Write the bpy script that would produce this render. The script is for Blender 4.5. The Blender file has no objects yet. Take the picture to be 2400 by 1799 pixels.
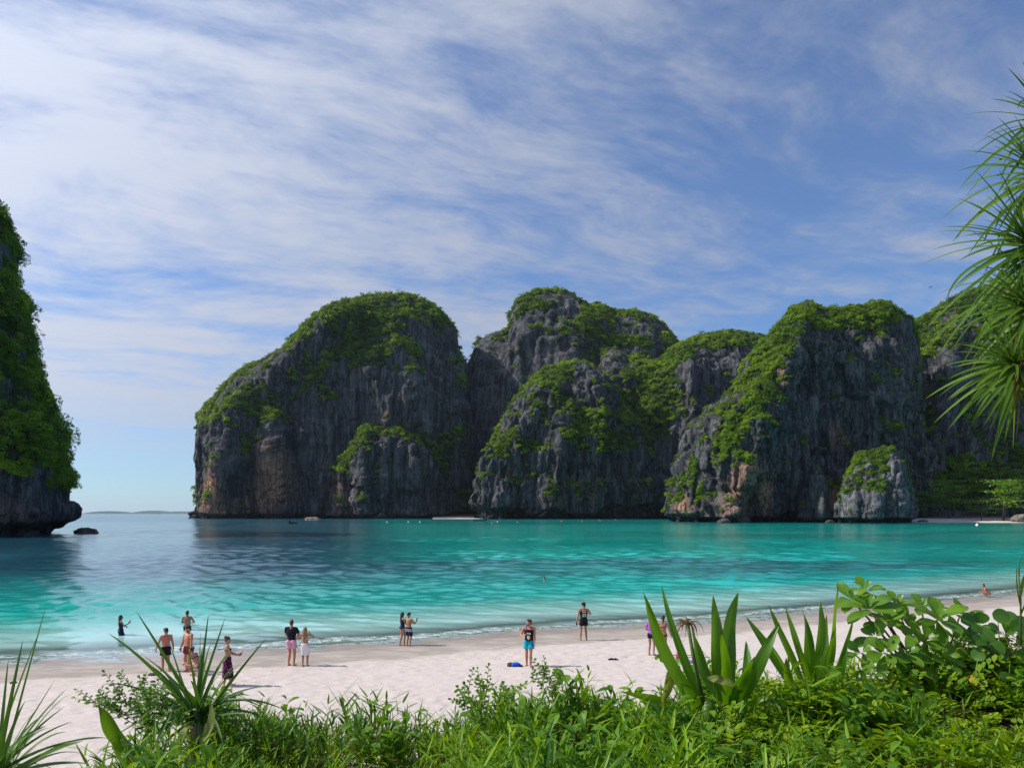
import bpy, bmesh, math, random
import numpy as np
from mathutils import Vector, Matrix, Euler

random.seed(7)
RNG = np.random.default_rng(11)
S = bpy.context.scene
COL = S.collection
R = math.radians

# ------------------------------------------------------------------ camera, sky, sun, exposure
F = 1700.0          # focal length in pixels of the 2400 px wide photograph
HV = 1203.0         # row of the horizon
CAMH = 6.0          # eye height above the sea

cam = bpy.data.cameras.new("camera")
camo = bpy.data.objects.new("camera", cam)
COL.objects.link(camo)
camo.location = (0, 0, CAMH)
camo.rotation_euler = (R(90), 0, 0)
cam.sensor_width = 36.0
cam.lens = 36.0 * F / 2400.0
cam.shift_y = (HV - 899.5) / 2400.0
cam.clip_start = 0.1
cam.clip_end = 90000
S.camera = camo

SUN_EL = R(42)
SUN_AZ = R(-86)      # clockwise from +Y: the sun stands to the left, a little beyond the people
SUN_DIR = Vector((math.sin(SUN_AZ) * math.cos(SUN_EL), math.cos(SUN_AZ) * math.cos(SUN_EL), math.sin(SUN_EL)))

S.view_settings.view_transform = 'Standard'
S.view_settings.look = 'None'
S.view_settings.gamma = 1.0
S.view_settings.use_curve_mapping = False
S.view_settings.exposure = 0.08
S.cycles.max_bounces = 6
S.cycles.transparent_max_bounces = 12
S.cycles.diffuse_bounces = 2
S.cycles.glossy_bounces = 2
S.cycles.transmission_bounces = 4
S.cycles.volume_bounces = 0
S.cycles.use_denoising = True
S.cycles.sample_clamp_indirect = 6.0
S.cycles.caustics_reflective = False
S.cycles.caustics_refractive = False

sun = bpy.data.lights.new("sun", 'SUN')
sun.energy = 5.0
sun.angle = R(0.6)
sun.color = (1.0, 0.945, 0.86)
suno = bpy.data.objects.new("sun", sun)
COL.objects.link(suno)
suno.rotation_euler = SUN_DIR.to_track_quat('Z', 'Y').to_euler()


class NT:
    """small helper for node trees"""
    def __init__(self, tree):
        self.t = tree
        self.n = tree.nodes
        self.l = tree.links

    def add(self, typ, inputs=None, **props):
        nd = self.n.new(typ)
        for k, v in props.items():
            setattr(nd, k, v)
        if inputs:
            for k, v in inputs.items():
                self.set(nd.inputs[k], v)
        return nd

    def set(self, sock, v):
        if isinstance(v, bpy.types.NodeSocket):
            self.l.new(v, sock)
        elif isinstance(v, bpy.types.Node):
            self.l.new(v.outputs[0], sock)
        else:
            if isinstance(v, (tuple, list)) and len(v) == 3 and sock.type == 'RGBA':
                v = (*v, 1)
            sock.default_value = v

    def math(self, op, a, b=0.0, c=0.0, clamp=False):
        nd = self.add('ShaderNodeMath', {0: a, 1: b, 2: c}, operation=op)
        nd.use_clamp = clamp
        return nd.outputs[0]

    def mix(self, fac, a, b, mode='MIX'):
        nd = self.n.new('ShaderNodeMix')
        nd.data_type = 'RGBA'
        nd.blend_type = mode
        self.set(nd.inputs['Factor'], fac)
        self.set(nd.inputs[6], a)
        self.set(nd.inputs[7], b)
        return nd.outputs[2]

    def ss(self, v, lo, hi, a=0.0, b=1.0):
        nd = self.add('ShaderNodeMapRange', {0: v, 1: lo, 2: hi, 3: a, 4: b})
        nd.interpolation_type = 'SMOOTHSTEP'
        return nd.outputs[0]

    def noise(self, vec, scale, detail=4.0, rough=0.55, dist=0.0):
        nd = self.add('ShaderNodeTexNoise', {'Scale': scale, 'Detail': detail, 'Roughness': rough, 'Distortion': dist})
        if vec is not None:
            self.set(nd.inputs['Vector'], vec)
        return nd.outputs[0]

    def mapping(self, vec, scale=(1, 1, 1), rot=(0, 0, 0), loc=(0, 0, 0)):
        return self.add('ShaderNodeMapping', {'Vector': vec, 'Location': loc, 'Rotation': rot, 'Scale': scale}).outputs[0]


world = bpy.data.worlds.new("World")
S.world = world
world.use_nodes = True
w = NT(world.node_tree)
w.n.clear()
tc = w.add('ShaderNodeTexCoord')
sky = w.add('ShaderNodeTexSky', sky_type='NISHITA')
sky.sun_disc = False
sky.sun_elevation = SUN_EL
sky.sun_rotation = SUN_AZ
sky.altitude = 0
sky.air_density = 1.0
sky.dust_density = 0.25
sky.ozone_density = 2.0
sep = w.add('ShaderNodeSeparateXYZ', {0: tc.outputs['Generated']})
zz = w.math('MAXIMUM', sep.outputs[2], 0.0)
den = w.math('ADD', zz, 0.11)
px = w.math('DIVIDE', sep.outputs[0], den)
py = w.math('DIVIDE', sep.outputs[1], den)
pl = w.add('ShaderNodeCombineXYZ', {0: px, 1: py, 2: 0.0}).outputs[0]
ROT = R(-24)
plr = w.mapping(pl, rot=(0, 0, ROT))
# wispy layers of high cloud, drawn out along one wind direction
warp = w.add('ShaderNodeTexNoise', {'Vector': plr, 'Scale': 0.9, 'Detail': 3.0})
wv = w.add('ShaderNodeVectorMath', {0: warp.outputs[1], 1: (0.5, 0.5, 0.5)}, operation='SUBTRACT')
wv2 = w.add('ShaderNodeVectorMath', {0: wv.outputs[0], 'Scale': 0.55}, operation='SCALE')
pw = w.add('ShaderNodeVectorMath', {0: plr, 1: wv2.outputs[0]}, operation='ADD').outputs[0]
c1 = w.noise(w.mapping(pw, scale=(0.55, 1.3, 1), loc=(3.1, 1.7, 0)), 1.1, 6, 0.58)
c2 = w.noise(w.mapping(pw, scale=(0.9, 2.2, 1), loc=(0.4, 7.2, 0)), 2.3, 8, 0.64)
c3 = w.noise(w.mapping(pw, scale=(1, 1.3, 1), loc=(5, 2, 0)), 6.0, 7, 0.68)
cs = w.math('ADD', w.math('MULTIPLY', c1, 0.54), w.math('MULTIPLY', c2, 0.29))
cs = w.math('ADD', cs, w.math('MULTIPLY', c3, 0.21))
# the cloud sheet is denser on the sun's side, thins to the other and away from the horizon
cov = w.math('ADD', cs, w.math('MULTIPLY', px, -0.043))
cov = w.math('ADD', cov, w.math('MULTIPLY', w.ss(sep.outputs[2], 0.12, 0.52), -0.035))
mask = w.ss(cov, 0.395, 0.635, 0.12, 1.0)
low = w.ss(sep.outputs[2], 0.0, 0.17, 0.12, 1.0)
mask = w.math('MULTIPLY', mask, low)
mask = w.math('MULTIPLY', mask, 0.95)
# light scattered forward round the sun
sd = w.add('ShaderNodeVectorMath', {0: tc.outputs['Generated'], 1: tuple(SUN_DIR)}, operation='DOT_PRODUCT').outputs['Value']
sdp = w.math('MAXIMUM', sd, 0.0)
glow = w.math('POWER', sdp, 2.2)
bright = w.math('ADD', 3.6, w.math('MULTIPLY', glow, 5.4))
ccol = w.add('ShaderNodeVectorMath', {0: (0.88, 0.94, 1.11), 'Scale': bright}, operation='SCALE').outputs[0]
tint = w.mix(1.0, sky.outputs[0], (0.46, 0.70, 0.98), 'MULTIPLY')
final = w.mix(mask, tint, ccol)
bg = w.add('ShaderNodeBackground', {'Color': final, 'Strength': 0.135})
out = w.add('ShaderNodeOutputWorld', {'Surface': bg.outputs[0]})


# ------------------------------------------------------------------ helpers
def P(u, v, D):
    return Vector(((u - 1200.0) / F * D, D, CAMH - (v - HV) / F * D))


def tag(o, label=None, cat=None, group=None, kind=None):
    if label: o['label'] = label
    if cat: o['category'] = cat
    if group: o['group'] = group
    if kind: o['kind'] = kind
    return o


def link(name, me, mat=None, parent=None, smooth=False):
    o = bpy.data.objects.new(name, me)
    COL.objects.link(o)
    if mat is not None and me is not None and len(me.materials) == 0:
        me.materials.append(mat)
    if parent is not None:
        o.parent = parent
    if smooth and me is not None:
        me.polygons.foreach_set('use_smooth', np.ones(len(me.polygons), bool))
    return o


def empty(name, loc=(0, 0, 0)):
    o = bpy.data.objects.new(name, None)
    o.empty_display_size = 0.2
    COL.objects.link(o)
    o.location = loc
    return o


def mesh_np(name, verts, quads):
    me = bpy.data.meshes.new(name)
    verts = np.asarray(verts, np.float32)
    quads = np.asarray(quads, np.int32)
    k = quads.shape[1]
    me.vertices.add(len(verts))
    me.vertices.foreach_set('co', verts.ravel())
    me.loops.add(quads.size)
    me.loops.foreach_set('vertex_index', quads.ravel())
    me.polygons.add(len(quads))
    me.polygons.foreach_set('loop_start', np.arange(0, quads.size, k, dtype=np.int32))
    me.polygons.foreach_set('loop_total', np.full(len(quads), k, np.int32))
    me.update(calc_edges=True)
    return me


def attr(me, name, data, typ='FLOAT'):
    a = me.attributes.new(name, typ, 'POINT')
    a.data.foreach_set('value' if typ in ('FLOAT', 'INT') else 'vector', np.asarray(data).ravel())


def grid_quads(nr, nc, flip=False):
    i, j = np.meshgrid(np.arange(nr - 1), np.arange(nc - 1), indexing='ij')
    a = (i * nc + j).ravel()
    q = np.stack([a, a + 1, a + nc + 1, a + nc], 1)
    return q[:, ::-1] if flip else q


_perm = np.random.default_rng(5).random(1 << 16).astype(np.float32)


def _h(ix, iy, iz):
    h = (ix * 73856093) ^ (iy * 19349663) ^ (iz * 83492791)
    h = (h ^ (h >> 13)) * 1274126177
    return _perm[(h ^ (h >> 16)) & 0xffff]


def vnoise(p):
    """value noise in [-1, 1] at an (n, 3) array"""
    p = np.asarray(p, np.float64)
    f = np.floor(p)
    i = f.astype(np.int64)
    t = p - f
    t = t * t * t * (t * (t * 6 - 15) + 10)
    x, y, z = i[:, 0], i[:, 1], i[:, 2]
    tx, ty, tz = t[:, 0], t[:, 1], t[:, 2]
    r = 0
    for dz in (0, 1):
        wz = tz if dz else 1 - tz
        for dy in (0, 1):
            wy = ty if dy else 1 - ty
            a = _h(x, y + dy, z + dz)
            b = _h(x + 1, y + dy, z + dz)
            r = r + (a + (b - a) * tx) * wy * wz
    return r * 2 - 1


def fbm(p, octv=4, gain=0.5, lac=2.03):
    p = np.asarray(p, np.float64)
    r, a, s = 0, 1.0, 0
    for k in range(octv):
        r = r + a * vnoise(p + 17.3 * k)
        s += a
        a *= gain
        p = p * lac
    return r / s


def ridged(p, octv=3):
    p = np.asarray(p, np.float64)
    r, a, s = 0, 1.0, 0
    for k in range(octv):
        r = r + a * (1 - 2 * np.abs(vnoise(p + 9.7 * k)))
        s += a
        a *= 0.5
        p = p * 2.1
    return r / s


def sstep(x, a, b):
    t = np.clip((x - a) / (b - a), 0, 1)
    return t * t * (3 - 2 * t)


def new_mat(name):
    m = bpy.data.materials.new(name)
    m.use_nodes = True
    t = NT(m.node_tree)
    t.n.clear()
    o = t.add('ShaderNodeOutputMaterial')
    return m, t, o


def simple_mat(name, col, rough=0.6, noise=0.0, scale=20.0, spec=0.4, metal=0.0):
    m, t, o = new_mat(name)
    c = col
    if noise:
        tcn = t.add('ShaderNodeTexCoord')
        n = t.noise(tcn.outputs['Object'], scale, 4, 0.6)
        f = t.ss(n, 0.3, 0.7, 1 - noise, 1 + noise)
        c = t.add('ShaderNodeVectorMath', {0: tuple(col), 'Scale': f}, operation='SCALE').outputs[0]
    b = t.add('ShaderNodeBsdfPrincipled', {'Base Color': c, 'Roughness': rough, 'Specular IOR Level': spec, 'Metallic': metal})
    t.set(o.inputs[0], b.outputs[0])
    return m


# ------------------------------------------------------------------ shoreline, beach and dune
def shore_y(x):
    return 36.6 + 0.40 * x + 0.002 * np.clip(x, -90, 120) ** 2 + 0.35 * np.sin(x * 0.33 + 1.0) * np.exp(-(x / 40) ** 2)


def shore_d(x, y):
    return (y - shore_y(x)) * 0.92


BX = np.array([-14, -6, -4.6, -3.5, -2.7, -1.5, 0.4, 1.4, 3.0, 4.5, 8, 16], float)
BH = np.array([3.3, 3.3, 3.35, 3.5, 3.98, 3.72, 3.86, 3.9, 4.05, 4.2, 4.3, 4.3], float)


def ground_z(x, y):
    x = np.asarray(x, float)
    y = np.asarray(y, float)
    d = shore_d(x, y)
    z = np.where(d < 0, 0.031 * (-d), -0.095 * d)
    z = np.where(d < -13, 0.403 + 0.012 * (-d - 13), z)
    z = np.maximum(z, -4.0)
    crest = np.interp(x, BX, BH)
    end = np.interp(x, [-8, -3.6, -2.5, 2, 5, 9], [9.5, 10.5, 12.5, 13.5, 15, 17])
    beg = np.interp(x, [-8, -3.8, -3.0, 2, 5, 9], [3.2, 4.2, 6.6, 7.0, 7.6, 8.5])
    near = crest + 0.55 * sstep(y, 5.2, 2.6)
    f = sstep(y, beg - 0.5, end + 1.5)
    bank = near * (1 - f) + (-1.0) * f
    return np.maximum(z, bank)


def gz(x, y):
    return float(ground_z(np.array([x]), np.array([y]))[0])


def build_ground():
    nr, nc = 560, 430
    ys = np.concatenate([np.linspace(-40, 3, 16, endpoint=False), 3 + (np.linspace(0, 1, nr - 16 - 30, endpoint=False) ** 1.55) * 55, np.linspace(58, 190, 30)])
    a = np.linspace(-1, 1, nc)
    a = np.sign(a) * (0.62 * np.abs(a) + 0.38 * np.abs(a) ** 6)
    Y, A = np.meshgrid(ys, a, indexing='ij')
    X = A * (np.maximum(Y, 4) * 0.95 + 6) * 1.55
    x, y = X.ravel(), Y.ravel()
    d = shore_d(x, y)
    z = ground_z(x, y)
    p = np.stack([x, y, np.zeros_like(x)], 1)
    dry = sstep(-d, 3.0, 5.5)
    # trodden sand: dimples of old footprints, wind ripples, low hummocks
    foot = np.minimum(vnoise(p * 3.1), -0.15) + 0.15
    z = z + dry * (0.035 * foot + 0.010 * vnoise(p * 5.2) + 0.03 * fbm(p * 0.55, 3)) + (1 - dry) * 0.006 * fbm(p * 0.8, 2)
    # foot trails on the dry sand
    rf = np.random.default_rng(77)
    for tr in range(26):
        tx, ty, ta = rf.uniform(-13, 16), rf.uniform(17, 36), rf.uniform(-0.7, 0.7) + (math.pi if rf.random() < 0.5 else 0)
        for stp in range(16):
            ta += rf.normal(0, 0.10)
            tx += 0.62 * math.cos(ta); ty += 0.62 * math.sin(ta) * 0.8
            sgn = 0.10 if stp % 2 else -0.10
            cx_, cy_ = tx - math.sin(ta) * sgn, ty + math.cos(ta) * sgn
            near_ = (np.abs(x - cx_) < 0.5) & (np.abs(y - cy_) < 0.5)
            if near_.any():
                r2 = ((x[near_] - cx_) / 0.17) ** 2 + ((y[near_] - cy_) / 0.13) ** 2
                z[near_] += dry[near_] * (-0.045 * np.exp(-r2) + 0.018 * np.exp(-(np.sqrt(r2) - 1.5) ** 2 * 3))
    wash = vnoise(np.stack([x * 0.35, d * 0.5, 0 * x], 1)) * 0.02
    z = z + wash * np.exp(-((d + 2.5) / 2.0) ** 2)
    me = mesh_np('beach', np.stack([x, y, z], 1), grid_quads(nr, nc))
    attr(me, 'shore', d)
    o = link('beach', me, mat_sand(), smooth=True)
    tag(o, 'pale sandy beach rising to the planted dune', kind='structure')


def mat_sand():
    m, t, o = new_mat('coral_sand')
    geo = t.add('ShaderNodeNewGeometry')
    pos = geo.outputs['Position']
    d = t.add('ShaderNodeAttribute', attribute_name='shore').outputs['Fac']
    n1 = t.noise(pos, 0.35, 4)
    n2 = t.noise(pos, 3.0, 6, 0.65)
    n3 = t.noise(pos, 42.0, 3, 0.6)
    dd = t.math('ADD', d, t.math('MULTIPLY', t.math('SUBTRACT', n1, 0.5), 2.2))
    wet = t.ss(dd, -5.2, -4.5)
    damp = t.ss(dd, -7.6, -4.4)
    dry = t.mix(t.ss(n2, 0.3, 0.75), (0.50, 0.435, 0.395), (0.585, 0.52, 0.48))
    dry = t.mix(t.ss(n3, 0.62, 0.78, 0, 0.35), dry, (0.25, 0.2, 0.17))
    c = t.mix(t.math('MULTIPLY', damp, 0.30), dry, (0.46, 0.40, 0.35))
    # last wave's run-up leaves a pale scalloped edge in the wet band
    band = t.noise(t.mapping(pos, scale=(0.35, 1.2, 1)), 2.2, 5, 0.6, 0.6)
    wetc = t.mix(t.ss(band, 0.4, 0.65), (0.29, 0.245, 0.205), (0.40, 0.345, 0.30))
    c = t.mix(wet, c, wetc)
    # shallow bottom under the water is clean pale sand again
    c = t.mix(t.ss(d, -0.2, 1.6), c, (0.62, 0.60, 0.52))
    # leaf litter on the planted dune
    sepz = t.add('ShaderNodeSeparateXYZ', {0: pos}).outputs[2]
    lit = t.math('MULTIPLY', t.ss(sepz, 1.8, 3.2), t.ss(n2, 0.30, 0.46))
    c = t.mix(t.math('MULTIPLY', lit, 0.93), c, (0.075, 0.042, 0.025))
    rough = t.math('SUBTRACT', 0.92, t.math('MULTIPLY', t.ss(dd, -3.6, -1.2), 0.62))
    b1 = t.math('ADD', t.math('MULTIPLY', t.noise(pos, 9.0, 5, 0.6), 0.7), t.math('MULTIPLY', n3, 0.3))
    bs = t.math('SUBTRACT', 1.0, t.math('MULTIPLY', wet, 0.93))
    bump = t.add('ShaderNodeBump', {'Height': b1, 'Strength': t.math('MULTIPLY', bs, 0.8), 'Distance': 0.035})
    b = t.add('ShaderNodeBsdfPrincipled', {'Base Color': c, 'Roughness': rough, 'Normal': bump.outputs[0], 'Specular IOR Level': t.math('ADD', 0.15, t.math('MULTIPLY', wet, 0.4))})
    t.set(o.inputs[0], b.outputs[0])
    return m


def build_sea():
    r1, nc = 500, 470
    y1 = 24 * np.exp(np.linspace(0, math.log(420 / 24), r1, endpoint=False))
    y2 = 420 * np.exp(np.linspace(0, math.log(60000 / 420), 60))
    ys = np.concatenate([y1, y2])
    a = np.linspace(-1, 1, nc)
    a = np.sign(a) * (0.80 * np.abs(a) + 2.7 * np.abs(a) ** 9)
    Y, A = np.meshgrid(ys, a, indexing='ij')
    X = A * np.minimum(Y, 18000 + 0 * Y)
    X = np.where(Y > 18000, A * 18000 + np.clip(A, -1, 1) * (Y - 18000) * 0.2, X)
    x, y = X.ravel(), Y.ravel()
    sp = np.gradient(ys)[:, None] * np.ones(nc)[None, :]
    sp = np.maximum(sp, Y * 0.0045).ravel()
    z = np.zeros_like(x)
    d = shore_d(x, y)
    rs = np.random.default_rng(3)
    calm = 0.25 + 0.75 * sstep(d, 2, 22)
    gust = 0.75 + 0.5 * vnoise(np.stack([x * 0.05, y * 0.03, 0 * x], 1))
    for k in range(34):
        lam = 0.75 * (1.085 ** k)
        ang = R(-112) + rs.normal(0, 0.55)
        kx, ky = 2 * math.pi / lam * math.cos(ang), 2 * math.pi / lam * math.sin(ang)
        ok = sstep(lam / sp, 2.2, 3.6)
        ph = rs.uniform(0, 6.28)
        am = 0.0160 * lam ** 0.72 * (1.0 if lam < 3 else (3 / lam) ** 0.9)
        # short wave groups instead of endless trains
        grp = vnoise(np.stack([x / (lam * 2.6) + k * 3.1, y / (lam * 2.2), np.full_like(x, k)], 1))
        z += ok * am * (0.55 + 0.8 * grp) * np.sin(kx * x + ky * y + ph)
    z *= calm * gust
    z += 0.05 * np.exp(-((d - 1.4 - 0.5 * vnoise(np.stack([x * 0.22, 0 * x, 0 * x], 1))) / 0.45) ** 2)
    z += 0.012
    me = mesh_np('sea', np.stack([x, y, z], 1), grid_quads(len(ys), nc))
    attr(me, 'shore', d)
    o = link('sea', me, mat_sea(), smooth=True)
    tag(o, 'turquoise lagoon water deepening to grey-blue open sea', kind='structure')


def mat_sea():
    m, t, o = new_mat('lagoon_water')
    geo = t.add('ShaderNodeNewGeometry')
    pos = geo.outputs['Position']
    s3 = t.add('ShaderNodeSeparateXYZ', {0: pos})
    X, Y = s3.outputs[0], s3.outputs[1]
    d = t.add('ShaderNodeAttribute', attribute_name='shore').outputs['Fac']
    # sea-floor patches: reef and weed against bare sand
    reef = t.noise(t.mapping(pos, scale=(0.020, 0.040, 1), loc=(4.3, 2.1, 0)), 1.0, 5, 0.55, 0.5)
    reef2 = t.noise(t.mapping(pos, scale=(0.010, 0.012, 1), loc=(1.2, 6.4, 0)), 1.0, 4, 0.55, 0.3)
    # main weed bed lies across the middle of the bay
    bx = t.math('DIVIDE', t.math('SUBTRACT', X, 12.0), 48.0)
    by = t.math('DIVIDE', t.math('SUBTRACT', Y, 80.0), 21.0)
    bed = t.math('ADD', t.math('MULTIPLY', bx, bx), t.math('MULTIPLY', by, by))
    bedm = t.math('EXPONENT', t.math('MULTIPLY', bed, -1.0))
    rm = t.math('ADD', t.math('MULTIPLY', bedm, 0.38), t.math('SUBTRACT', reef, 0.22))
    rm = t.ss(rm, 0.36, 0.66)
    rm = t.math('MULTIPLY', rm, t.ss(d, 10.0, 24.0))
    far = t.ss(reef2, 0.50, 0.64)
    far = t.math('MULTIPLY', far, t.ss(Y, 110.0, 200.0))
    deep_refl_x = t.ss(t.math('ADD', X, t.math('MULTIPLY', Y, 0.20)), 22.0, -12.0)          # deeper left, open side, with the headland's dark reflection painted in
    deep_refl_y = t.math('MULTIPLY', deep_refl_x, t.ss(Y, 38.0, 80.0))
    deep_refl = t.math('MAXIMUM', deep_refl_y, t.ss(Y, 640.0, 980.0))
    sandc = t.mix(t.ss(d, 1.0, 16.0), (0.44, 0.68, 0.64), (0.010, 0.375, 0.320))
    sandc = t.mix(t.ss(d, 24.0, 120.0), sandc, (0.000, 0.345, 0.285))
    rn = t.noise(t.mapping(pos, scale=(0.12, 0.3, 1)), 1.0, 5, 0.7)
    c = t.mix(t.math('MULTIPLY', rm, t.ss(rn, 0.30, 0.62, 0.45, 0.95)), sandc, (0.020, 0.125, 0.14))
    c = t.mix(t.math('MULTIPLY', far, 0.62), c, (0.004, 0.13, 0.14))
    c = t.mix(t.ss(Y, 300.0, 470.0, 0.0, 0.75), c, (0.0, 0.15, 0.15))  # dark reflection of the cliffs put into the far water's colour
    c = t.mix(deep_refl, c, (0.016, 0.085, 0.125))
    # foam: a broken white lip along the wash
    fn = t.noise(t.mapping(pos, scale=(1, 1.6, 1)), 2.6, 6, 0.7)
    fn2 = t.noise(t.mapping(pos, scale=(0.16, 0.2, 1)), 1.0, 2)
    fd = t.math('ADD', d, t.math('MULTIPLY', t.math('SUBTRACT', fn2, 0.5), 3.2))
    f1 = t.math('MULTIPLY', t.ss(fd, 0.1, 0.7), t.ss(fd, 2.3, 1.0))
    foam = t.math('MULTIPLY', f1, t.ss(fn, 0.43, 0.58))
    lip = t.math('MULTIPLY', t.ss(d, 0.45, 0.12), t.ss(fn, 0.36, 0.52))
    foam = t.math('MAXIMUM', foam, t.math('MULTIPLY', lip, 0.7))
    foam = t.math('MULTIPLY', foam, 0.75)
    # waves
    v1 = t.noise(t.mapping(pos, scale=(0.55, 1.0, 1), rot=(0, 0, R(20))), 2.6, 4, 0.6, 0.4)
    v2 = t.noise(t.mapping(pos, scale=(0.10, 0.22, 1), rot=(0, 0, R(15))), 1.0, 6, 0.62, 0.3)
    hgt = t.math('ADD', t.math('MULTIPLY', v1, 0.07), t.math('MULTIPLY', v2, 0.30))
    wind = t.noise(t.mapping(pos, scale=(0.006, 0.022, 1), rot=(0, 0, R(10))), 1.0, 4, 0.6)
    bstr = t.math('MULTIPLY', t.ss(wind, 0.30, 0.66, 0.35, 1.0), t.ss(d, 0.5, 14.0, 0.12, 0.75))
    bump = t.add('ShaderNodeBump', {'Height': hgt, 'Strength': bstr, 'Distance': 1.0})
    rough = t.ss(Y, 60.0, 700.0, 0.06, 0.18)
    b = t.add('ShaderNodeBsdfPrincipled', {'Base Color': t.mix(foam, c, (0.82, 0.86, 0.86)), 'Roughness': t.math('MAXIMUM', rough, t.math('MULTIPLY', foam, 0.6)),
                                         'IOR': 1.333, 'Normal': bump.outputs[0], 'Specular IOR Level': 0.5})
    tr = t.add('ShaderNodeBsdfTransparent', {0: (0.86, 0.97, 0.95)})
    op = t.ss(d, 0.0, 5.5, 0.08, 0.97)
    op = t.math('MAXIMUM', op, foam)
    mx = t.add('ShaderNodeMixShader', {0: op, 1: tr.outputs[0], 2: b.outputs[0]})
    gl = t.add('ShaderNodeBsdfGlossy', {'Roughness': 0.08, 'Normal': bump.outputs[0], 'Color': (1, 1, 1, 1)})
    fr = t.add('ShaderNodeFresnel', {'IOR': 1.333, 'Normal': bump.outputs[0]})
    k = t.math('MULTIPLY', fr.outputs[0], t.math('SUBTRACT', 1.0, op))
    mx2 = t.add('ShaderNodeMixShader', {0: k, 1: mx.outputs[0], 2: gl.outputs[0]})
    t.set(o.inputs[0], mx2.outputs[0])
    return m


build_ground()
build_sea()
# ------------------------------------------------------------------ foliage materials and scatter helper
def mat_leaf(name, dark, light, back=0.45, rough=0.45, seed_obj=True, nscale=0.6, spec=0.35, dead=None):
    """leaf: reflects on top, lets light through from behind; tone varies from plant to plant"""
    m, t, o = new_mat(name)
    geo = t.add('ShaderNodeNewGeometry')
    oi = t.add('ShaderNodeObjectInfo')
    n = t.noise(geo.outputs['Position'], nscale, 3, 0.6)
    f = t.math('ADD', t.math('MULTIPLY', oi.outputs['Random'], 0.62), t.math('MULTIPLY', t.ss(n, 0.35, 0.65), 0.38))
    ri = t.math('MULTIPLY', t.math('SUBTRACT', geo.outputs['Random Per Island'], 0.5), 0.5)
    f = t.math('ADD', f, ri, clamp=True)
    c = t.mix(f, dark, light)
    al = t.add('ShaderNodeAttribute', attribute_name='along').outputs['Fac']
    ac = t.add('ShaderNodeAttribute', attribute_name='across').outputs['Fac']
    has = t.math('GREATER_THAN', ac, 0.05)
    rib = t.math('MULTIPLY', has, t.ss(ac, 0.26, 0.12))
    vein = t.math('MULTIPLY', has, t.math('MULTIPLY', t.math('ADD', t.math('SINE', t.math('MULTIPLY', ac, 42.0)), 1.0), 0.5))
    c = t.mix(t.math('MULTIPLY', rib, 0.45), c, light)
    c = t.mix(t.math('MULTIPLY', vein, 0.22), c, dark)
    spot = t.noise(geo.outputs['Position'], 26.0, 4, 0.7)
    age = t.math('ADD', t.math('MULTIPLY', al, 0.62), t.math('MULTIPLY', spot, 0.55))
    age = t.math('ADD', age, t.math('MULTIPLY', oi.outputs['Random'], 0.10))
    c = t.mix(t.math('MULTIPLY', has, t.ss(age, 0.90, 1.0, 0.0, 0.85)), c, (0.17, 0.105, 0.04))
    c = t.mix(t.math('MULTIPLY', has, t.ss(spot, 0.66, 0.72, 0.0, 0.5)), c, (0.14, 0.12, 0.03))
    if dead is not None:
        c = t.mix(t.ss(geo.outputs['Random Per Island'], 0.93, 0.95), c, dead)
    b = t.add('ShaderNodeBsdfPrincipled', {'Base Color': c, 'Roughness': rough, 'Specular IOR Level': spec})
    tl = t.add('ShaderNodeBsdfTranslucent', {0: t.mix(1.0, c, (1.5, 1.35, 0.5), 'MULTIPLY')})
    mx = t.add('ShaderNodeMixShader', {0: back, 1: b.outputs[0], 2: tl.outputs[0]})
    t.set(o.inputs[0], mx.outputs[0])
    return m


M_CROWN = mat_leaf('jungle_foliage', (0.016, 0.062, 0.013), (0.245, 0.380, 0.010), back=0.28, rough=0.6, nscale=0.02, spec=0.2)


def quads_cloud(centers, normals, size, rng, aspect=1.0, bend=0.0):
    """one leaf-like quad (a rhombus) per centre"""
    n = len(centers)
    nn = normals / np.maximum(np.linalg.norm(normals, axis=1, keepdims=True), 1e-6)
    a = rng.normal(size=(n, 3))
    t1 = np.cross(nn, a)
    t1 /= np.maximum(np.linalg.norm(t1, axis=1, keepdims=True), 1e-6)
    t2 = np.cross(nn, t1)
    s = (size * rng.uniform(0.65, 1.35, n))[:, None]
    v = np.stack([centers - t1 * s, centers - t2 * s * aspect + nn * s * bend, centers + t1 * s, centers + t2 * s * aspect + nn * s * bend], 1).reshape(-1, 3)
    q = np.arange(4 * n).reshape(n, 4)
    return v, q


def crown_mesh(name, seed, nleaf=150, size=0.17, lobes=7, flat=0.75):
    """unit tree crown: leaf sprays over several lobes, gaps between them"""
    rng = np.random.default_rng(seed)
    lc = rng.normal(size=(lobes, 3)) * np.array([0.5, 0.5, 0.34]) + np.array([0, 0, 0.12])
    lr = rng.uniform(0.32, 0.62, lobes)
    k = rng.integers(0, lobes, nleaf)
    dirs = rng.normal(size=(nleaf, 3))
    dirs[:, 2] = np.abs(dirs[:, 2]) * 1.1 - 0.35
    dirs /= np.linalg.norm(dirs, axis=1, keepdims=True)
    rad = lr[k] * rng.uniform(0.72, 1.05, nleaf)
    c = lc[k] + dirs * rad[:, None] * np.array([1, 1, flat])
    nrm = dirs + rng.normal(size=(nleaf, 3)) * 0.45 + np.array([0, 0, 0.35])
    v, q = quads_cloud(c, nrm, size, rng, 0.7, 0.12)
    return mesh_np(name, v, q)


def proto_collection(name, meshes, mat):
    c = bpy.data.collections.new(name)
    for i, me in enumerate(meshes):
        if len(me.materials) == 0:
            me.materials.append(mat)
        ob = bpy.data.objects.new(f'{name}_{i}', me)
        c.objects.link(ob)
    return c


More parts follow.
